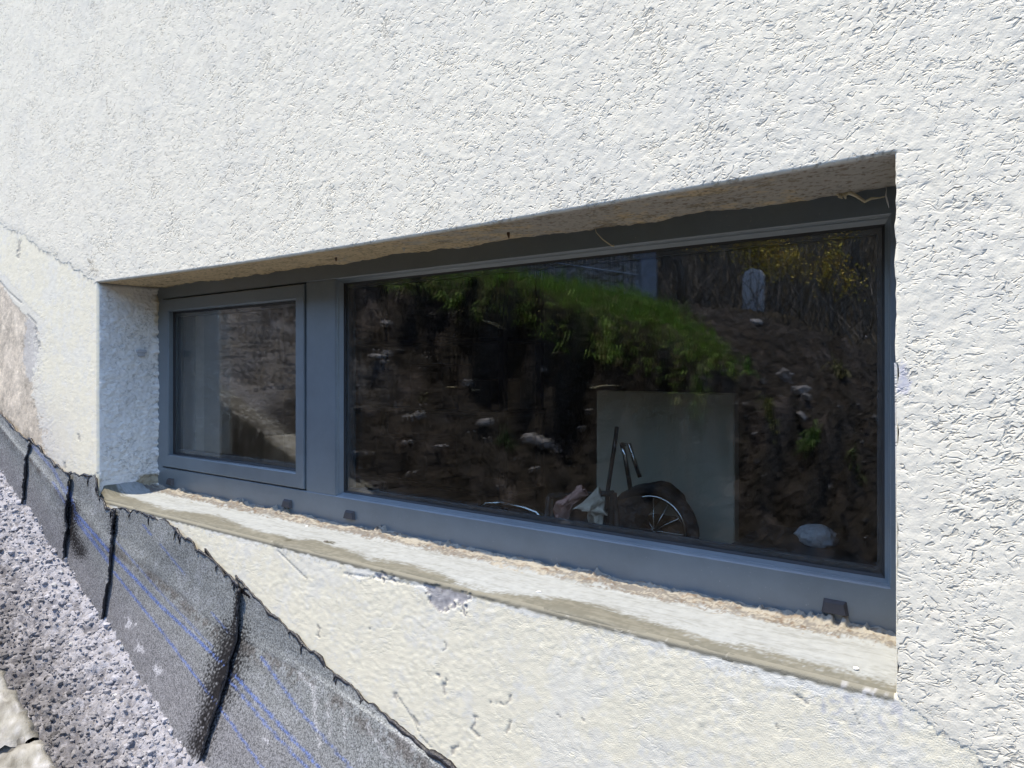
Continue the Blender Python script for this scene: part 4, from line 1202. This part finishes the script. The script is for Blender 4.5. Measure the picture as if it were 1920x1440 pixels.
F = [(4 * i + k, 4 * i + 4 + k, 4 * i + 4 + (k + 1) % 4, 4 * i + (k + 1) % 4) for i in range(29) for k in range(4)] + [(0, 1, 2, 3), (116, 119, 118, 117)]
mb.add(V, F); o = mb.build('core', M['gstone'], gab); o.location = -GO
mb = MB()
for x in np.arange(gx0, gx1 + .001, .05):
    mb.tube([(x, -gd0, gz0(x) - .1), (x, -gd0, gz0(x) + gh)], .0042, 4, False)
for z_ in np.arange(0, gh + .01, .2):
    mb.tube([(gx0, -gd0 + .006, gz0(gx0) + z_), (gx1, -gd0 + .006, gz0(gx1) + z_)], .0050, 4, False)
o = mb.build('wire_mesh', M['wire'], gab); o.location = -GO

# bare trees and blossoming shrubs on the hillside
def grow(seed, h, r0, levels, spread, nbr, first=.25):
    rr = np.random.default_rng(seed)
    segs = []; tips = []
    def br(p, dirv, L, rad, lev):
        n_ = 4 if lev < 2 else 3
        pts = [p]; dcur = dirv
        for i in range(n_):
            dcur = dcur + rr.normal(0, .16 + .05 * lev, 3) + np.array([0, 0, .06]); dcur /= np.linalg.norm(dcur)
            pts.append(pts[-1] + dcur * L / n_)
        rads = np.linspace(rad, rad * .55, n_ + 1)
        segs.append((lev, np.array(pts), rads))
        if lev >= levels: tips.extend(pts[1:]); return
        for k in range(nbr):
            f = first + (1 - first) * rr.random() if lev == 0 else rr.uniform(.25, 1)
            i = min(n_ - 1, int(f * n_)); q = pts[i] + (pts[i + 1] - pts[i]) * (f * n_ - i)
            az = rr.uniform(0, 6.283); side = np.array([math.cos(az), math.sin(az), rr.uniform(.1, .8)]) * spread
            d2 = dcur * .7 + side; d2 /= np.linalg.norm(d2)
            br(q, d2, L * rr.uniform(.42, .68), max(.0035, rads[i] * rr.uniform(.4, .6)), lev + 1)
    br(np.zeros(3), np.array([0, 0, 1.0]), h * .62, r0, 0)
    return segs, tips
def tree(name, loc, seed, h, r0, label, cat, levels=3, spread=.8, nbr=5, blossom=0, first=.25, group=None):
    segs, tips = grow(seed, h, r0, levels, spread, nbr, first)
    root = empty(name, loc); tag(root, label, cat, group)
    mb = MB(); mc = MB()
    for lev, pts, rads in segs:
        (mb if lev == 0 else mc).tube(pts, rads, 6 if lev == 0 else 4, lev == 0)
    mb.build('trunk', M['bark'], root, True); mc.build('branches', M['bark'], root)
    if blossom:
        rr = np.random.default_rng(seed + 1)
        tips = np.array(tips); idx = rr.integers(0, len(tips), blossom)
        p = tips[idx] + rr.normal(0, .05, (blossom, 3)); s = rr.uniform(.012, .028, blossom)
        a = rr.normal(0, 1, (blossom, 3)); a /= np.linalg.norm(a, axis=1)[:, None]
        b_ = np.cross(a, rr.normal(0, 1, (blossom, 3))); b_ /= np.linalg.norm(b_, axis=1)[:, None]
        a *= s[:, None]; b_ *= s[:, None]
        V = np.stack([p - a, p + b_ * .6, p + a, p - b_ * .6], 1).reshape(-1, 3)
        o_ = np.arange(blossom) * 4
        o = ob('crown', mesh_np('crown', V, [np.stack([o_, o_ + 1, o_ + 2, o_ + 3], -1)], M['blossom'], smooth=False), root); o['kind'] = 'stuff'
    return root
def hill_at(u, d):
    p = mir(u, 500, d); p[2] = float(terrain(np.array([p[0]]), np.array([-d]))[0]) - .05; return p
tree('bare_tree', hill_at(1275, 7.4), 1, 3.6, .045, 'forked bare tree right behind the gabion end', 'tree', 3, .8, 6)
tree('bare_tree', hill_at(1215, 8.8), 2, 4.2, .05, 'slim bare tree beside the gabion end', 'tree', 3, .6, 5)
tree('blossom_shrub', hill_at(1390, 8.6), 3, 1.7, .028, 'brightest yellow blossoming shrub above the white slab', 'shrub', 3, .8, 6, 3200, .15)
tree('blossom_shrub', hill_at(1460, 9.4), 4, 1.7, .028, 'yellow blossoming shrub right of the white slab', 'shrub', 3, .8, 6, 1800, .15)
tree('blossom_shrub', hill_at(1560, 8.4), 5, 1.3, .025, 'sparse greenish yellow shrub near the right window edge', 'shrub', 3, .8, 6, 1100, .15)
tree('blossom_shrub', hill_at(1320, 10.5), 6, 1.9, .028, 'thin shrub with few yellow blossoms left of the slab', 'shrub', 3, .8, 6, 900, .15)
for k, (u, d_, hh_, lab) in enumerate(((1250, 13, 6, 'tall bare tree further up behind the forked one'), (1350, 14, 6.5, 'tall bare tree on the hill between two shrubs'), (1480, 13, 6, 'dark bare tree behind the second shrub'), (1600, 12, 6, 'bare tree leaning over the sparse shrub'),
                                    (1650, 15, 7, 'bare tree furthest right on the hill'), (1150, 12, 6, 'bare tree behind the gabion wall'), (1420, 17, 7, 'highest bare tree on the hill'), (1560, 18, 7, 'upper bare tree on the right of the hill'), (1300, 19, 7, 'upper bare tree on the left of the hill'))):
    tree('bare_tree', hill_at(u, d_), 20 + k, hh_, .07, lab, 'tree', 3, .75, 6, 0, .15)
# tangle of thin brushwood covering the hillside
r = np.random.default_rng(123); n = 3800
bx_ = r.uniform(-9, 2.5, n); bd_ = 6.9 + 13 * r.random(n) ** 1.5
bz_ = terrain(bx_, -bd_)
Ls = r.uniform(.5, 1.7, n) * (1 + .04 * (bd_ - 7)); dv = np.stack([.55 * r.standard_normal(n), .45 * r.standard_normal(n), np.ones(n)], -1); dv /= np.linalg.norm(dv, axis=1)[:, None]
p0 = np.stack([bx_, -bd_, bz_ - .03], -1); rr_ = r.uniform(.0035, .009, n) * (1 + .05 * (bd_ - 7))
ring = []
for f_, rf in ((0, 1.0), (.35, .8), (.7, .55), (1, .15)):
    pc_ = p0 + dv * (Ls * f_)[:, None] + (f_ * (1 - f_) * .5 * Ls)[:, None] * r.standard_normal((n, 3)) * .5
    for k in range(3):
        a_ = 2.094 * k
        ring.append(pc_ + np.stack([np.cos(a_) * rr_ * rf, np.sin(a_) * rr_ * rf, 0 * rr_], -1))
V = np.stack(ring, 1).reshape(-1, 3); o_ = np.arange(n) * 12
q = np.concatenate([np.stack([o_ + 3 * lv + k, o_ + 3 * lv + (k + 1) % 3, o_ + 3 * lv + 3 + (k + 1) % 3, o_ + 3 * lv + 3 + k], -1) for lv in range(3) for k in range(3)])
tag(ob('brushwood', mesh_np('brushwood', V, [q], M['bark'], smooth=False)), 'tangle of bare brushwood covering the hillside', 'brushwood', None, 'stuff')
# white slab standing among the shrubs
p = hill_at(1410, 7.8)
mb = MB(); hw, hs_ = .13, .62
prof = [(-hw, 0), (hw, 0), (hw, hs_ * .85), (hw * .7, hs_ * .96), (0, hs_), (-hw * .7, hs_ * .95), (-hw, hs_ * .83)]
m_ = len(prof)
mb.add([(x, 0, z) for x, z in prof] + [(x, -.09, z) for x, z in prof], [tuple(range(m_)), tuple(range(2 * m_ - 1, m_ - 1, -1))] + [(i, i + m_, (i + 1) % m_ + m_, (i + 1) % m_) for i in range(m_)])
o = mb.build('stone_slab', M['white']); o.location = p + (0, 0, .06)
tag(o, 'upright white slab with rounded top under the yellow shrub', 'slab')

# ------------------------------------------------------------------ cellar room behind the panes
def room(name, args, m):
    mb = MB(); mb.box(*args); return tag(mb.build(name, m), None, None, None, 'structure')
RX0, RX1, RY1, RZ0, RZ1 = -6.5, 1.6, 3.6, -1.05, 1.3
room('cellar_floor', (RX0, RX1, .36, RY1, RZ0 - .1, RZ0), M['ifloor'])
room('cellar_ceiling', (RX0, RX1, .36, RY1, RZ1, RZ1 + .1), M['iwall'])
room('cellar_wall_back', (RX0, RX1, RY1, RY1 + .1, RZ0 - .1, RZ1 + .1), M['iwall'])
room('cellar_wall_left', (RX0 - .1, RX0, .36, RY1 + .1, RZ0 - .1, RZ1 + .1), M['iwall'])
room('cellar_wall_right', (RX1, RX1 + .1, .36, RY1 + .1, RZ0 - .1, RZ1 + .1), M['iwall'])
# pale board
BDY = .82
x0 = P(1118, 800, BDY)[0]; x1 = P(1377, 800, BDY)[0]
mb = MB(); mb.box(x0, x1, BDY, BDY + .035, RZ0, P(1250, 735, BDY)[2], .003)
tag(mb.build('wall_board', M['panel']), 'pale greenish board leaning in the dim cellar', 'board')
# shelving on the left
sh = empty('shelf_unit', (P(800, 800, 2.6)[0], 2.7, RZ0)); tag(sh, 'dark iron shelving behind the left of the big pane', 'shelf')
sx = float(sh.location.x)
mb = MB()
for a in (-.75, .75):
    for b_ in (-.2, .2):
        m2_ = MB(); m2_.box(a - .02, a + .02, b_ - .02, b_ + .02, 0, 1.7); m2_.build('post', M['iron'], sh)
for k, z_ in enumerate((.25, .75, 1.22)):
    m2_ = MB(); m2_.box(-.78, .78, -.23, .23, z_, z_ + .025); m2_.build('shelf', M['iron'], sh)
for k, (a, z_, w_, h_, lab) in enumerate(((-.45, .776, .36, .26, 'brown cardboard box at the left of the middle shelf'), (.05, .776, .30, .30, 'taller cardboard box in the middle of the shelf'), (.48, .776, .28, .20, 'flat cardboard box at the right of the shelf'), (-.2, .276, .5, .28, 'wide box on the lowest shelf'))):
    mb = MB(); mb.box(-w_ / 2, w_ / 2, -.16, .16, 0, h_, .006)
    mb.box(-w_ / 2 + .01, -.002, -.155, .155, h_ - .004, h_ + .004); mb.box(.002, w_ / 2 - .01, -.155, .155, h_ - .004, h_ + .006)
    o = mb.build('cardboard_box', M['card']); o.location = (sx + a, 2.7, RZ0 + z_)
    tag(o, lab, 'box')
# chrome tube chair back
mb = MB()
cy = .58
pts = [P(u, v, cy) for u, v in ((892, 1010), (893, 985), (900, 958), (915, 944), (945, 944), (985, 953), (1008, 962), (1022, 980), (1032, 1010))]
pts = [(pts[0][0], cy, RZ0 + .006)] + pts + [(pts[-1][0], cy, RZ0 + .006)]
ct = empty('tube_chair', (pts[4][0], cy, RZ0)); tag(ct, 'chair frame of bent chrome tube below the big pane', 'chair')
o = None
mb.tube(pts, .011, 10); o = mb.build('back_tube', M['chrome'], ct, True); o.location = -Vector(ct.location)
mb = MB(); mb.box(pts[1][0] + .02, pts[-2][0] - .02, cy - .02, cy + .36, RZ0 + .42, RZ0 + .45, .01); o = mb.build('seat', M['black'], ct); o.location = -Vector(ct.location)
for xx in (pts[1][0] + .03, pts[-2][0] - .03):
    mb = MB(); mb.tube([(xx, cy + .34, RZ0 + .43), (xx, cy + .36, RZ0 + .006)], .011, 8); o = mb.build('leg', M['chrome'], ct, True); o.location = -Vector(ct.location)
# push chair with wheel and two thin handles
py_ = .62
pc = empty('push_chair', (P(1210, 900, py_)[0], py_, RZ0)); tag(pc, 'dark folded push chair with thin handles before the pale board', 'push chair')
PO = -Vector(pc.location)
def ring_pts(cx__, cz__, r__, y_, a0=0, a1=2 * math.pi, n_=40): return [(cx__ + r__ * math.cos(a), y_, cz__ + r__ * math.sin(a)) for a in np.linspace(a0, a1, n_)]
wc = P(1225, 980, py_); wr = .105
wz = wc[2] - .02
o = None
wheel = empty('wheel'); wheel.parent = pc; wheel.location = PO
mb = MB(); mb.tube(ring_pts(wc[0], wz, wr, py_), .014, 8, False); mb.build('tyre', M['black'], wheel, True)
mb = MB(); mb.tube(ring_pts(wc[0], wz, wr - .02, py_), .005, 6, False)
for a in np.linspace(0, math.pi, 7)[:-1]:
    mb.tube([(wc[0] + (wr - .02) * math.cos(a), py_, wz + (wr - .02) * math.sin(a)), (wc[0] - (wr - .02) * math.cos(a), py_, wz - (wr - .02) * math.sin(a))], .0015, 4)
mb.build('rim', M['chrome'], wheel, True)
mb = MB(); mb.tube([P(1165, 830, py_), P(1172, 855, py_), P(1182, 917, py_)], .006, 8); o = mb.build('handle', M['chrome'], pc, True); o.location = PO
mb = MB(); mb.tube([P(1170, 834, py_ + .1), P(1180, 833, py_ + .1), P(1188, 860, py_ + .1), P(1200, 895, py_ + .1)], .006, 8); o = mb.build('handle', M['chrome'], pc, True); o.location = PO
hood = np.array([P(u, v, py_ + .05) for u, v in ((1160, 935), (1172, 922), (1188, 914), (1208, 910), (1226, 914), (1238, 924), (1242, 938))])
V = []; F = []
for k, (h0, yy) in enumerate(((0, -.16), (.5, -.13), (1, -.02), (1, .10), (.5, .2), (0, .24))):
    for p3 in hood: V.append((p3[0], p3[1] + yy, lerp(float(hood[0, 2]) - .16, p3[2], .45 + .55 * h0)))
for a in range(5):
    for b_ in range(6): F.append((a * 7 + b_, a * 7 + b_ + 1, a * 7 + b_ + 8, a * 7 + b_ + 7))
mb = MB(); mb.add(V, F); o = mb.build('hood', M['black'], pc, True); o.location = PO
mb = MB(); mb.box(hood[0, 0], hood[-1, 0], py_ - .12, py_ + .26, RZ0 + .16, float(hood[0, 2]) - .06, .03); o = mb.build('seat', M['black'], pc); o.location = PO
mb = MB(); mb.tube([(hood[1, 0], py_, RZ0 + .02), (hood[1, 0] + .05, py_, RZ0 + .3)], .012, 8); mb.tube([(wc[0], py_ + .02, wz), (wc[0] - .05, py_ + .02, RZ0 + .3)], .010, 8); o = mb.build('frame_tube', M['iron'], pc, True); o.location = PO
# broom handle rising behind the rags
mb = MB(); mb.tube([P(1157, 800, .68), P(1150, 850, .68), P(1138, 930, .68), (P(1125, 1000, .68)[0], .68, RZ0 + .02)], .006, 8)
mb.box(P(1125, 1000, .68)[0] - .12, P(1125, 1000, .68)[0] + .12, .66, .70, RZ0, RZ0 + .06, .005)
tag(mb.build('broom', M['iron'], None, True), 'dark broom handle standing behind the rags', 'broom')
# rags hanging on a line stand
def rag(name, outline, y, m, label, seed):
    r_ = np.random.default_rng(seed)
    pts = np.array([P(u, v, y) for u, v in outline])
    import bmesh
    cx__, cz__ = pts[:, 0].mean(), pts[:, 2].mean()
    V = []; F = []; K = len(pts)
    rings = (1.0, .8, .58, .34, .1)
    for sgn in (-1, 1):
        for k, f in enumerate(rings):
            for i, p in enumerate(pts):
                fold = .010 * math.sin(i * 2.1 + seed) + .007 * math.sin(i * 4.7 + 2 * k)
                V.append((cx__ + (p[0] - cx__) * f, y + sgn * (.016 * (1 - f ** 2)) + fold, cz__ + (p[2] - cz__) * f))
    R = len(rings)
    for s_ in (0, 1):
        for k in range(R - 1):
            for i in range(K):
                a = s_ * R * K + k * K + i; b_ = s_ * R * K + k * K + (i + 1) % K
                F.append((a, b_, b_ + K, a + K) if s_ else (b_, a, a + K, b_ + K))
        F.append(tuple(s_ * R * K + (R - 1) * K + i for i in (range(K) if s_ else range(K - 1, -1, -1))))
    for i in range(K):
        a, b_ = i, (i + 1) % K; F.append((a, b_, b_ + R * K, a + R * K))
    mb = MB(); mb.add(V, F)
    return tag(mb.build(name, M[m], None, True), label, 'rag')
rag('rag', [(1078, 912), (1094, 908), (1102, 916), (1098, 930), (1088, 936), (1080, 945), (1066, 962), (1060, 984), (1048, 984), (1040, 972), (1036, 955), (1044, 940), (1060, 930), (1074, 924)], .42, 'ragr', 'reddish rag hanging left of the beige one', 1)
rag('rag', [(1118, 912), (1128, 922), (1130, 938), (1126, 944), (1134, 955), (1142, 966), (1128, 967), (1130, 985), (1132, 1003), (1110, 1003), (1108, 970), (1104, 960), (1090, 955), (1080, 952), (1092, 942), (1104, 926)], .39, 'ragc', 'beige rag with a hanging tail behind the big pane', 2)
rs_y = .44
mb = MB(); q0 = P(1030, 930, rs_y); q1 = P(1150, 925, rs_y)
mb.tube([q0, q1], .007, 8)
for qq in (q0, q1):
    mb.tube([qq, (qq[0] - .05, rs_y - .08, RZ0)], .008, 8); mb.tube([qq, (qq[0] + .05, rs_y + .08, RZ0)], .008, 8)
tag(mb.build('drying_rack', M['iron'], None, True), 'dark drying rack carrying the two rags', 'drying rack')
# pale bundle on a stool
bp = P(1532, 1008, .62)
st_ = empty('stool', (bp[0], .62, RZ0)); tag(st_, 'dark wooden stool under the pale bundle', 'stool')
topz = bp[2] - .018 - RZ0
mb = MB(); mb.box(-.16, .16, -.16, .16, topz - .03, topz, .005); mb.build('seat', M['iron'], st_)
for a in (-.13, .13):
    for b_ in (-.13, .13):
        mb = MB(); mb.box(a - .018, a + .018, b_ - .018, b_ + .018, 0, topz - .03); mb.build('leg', M['iron'], st_)
v, f = pebble(71, .10, 3)
o = ob('cloth_bundle', mesh_np('cloth_bundle', v * np.array([.045, .035, .022]), [f], M['white'])); o.location = (bp[0], .62, bp[2] + .002)
tag(o, 'pale crumpled bundle low on the right behind the pane', 'bundle')
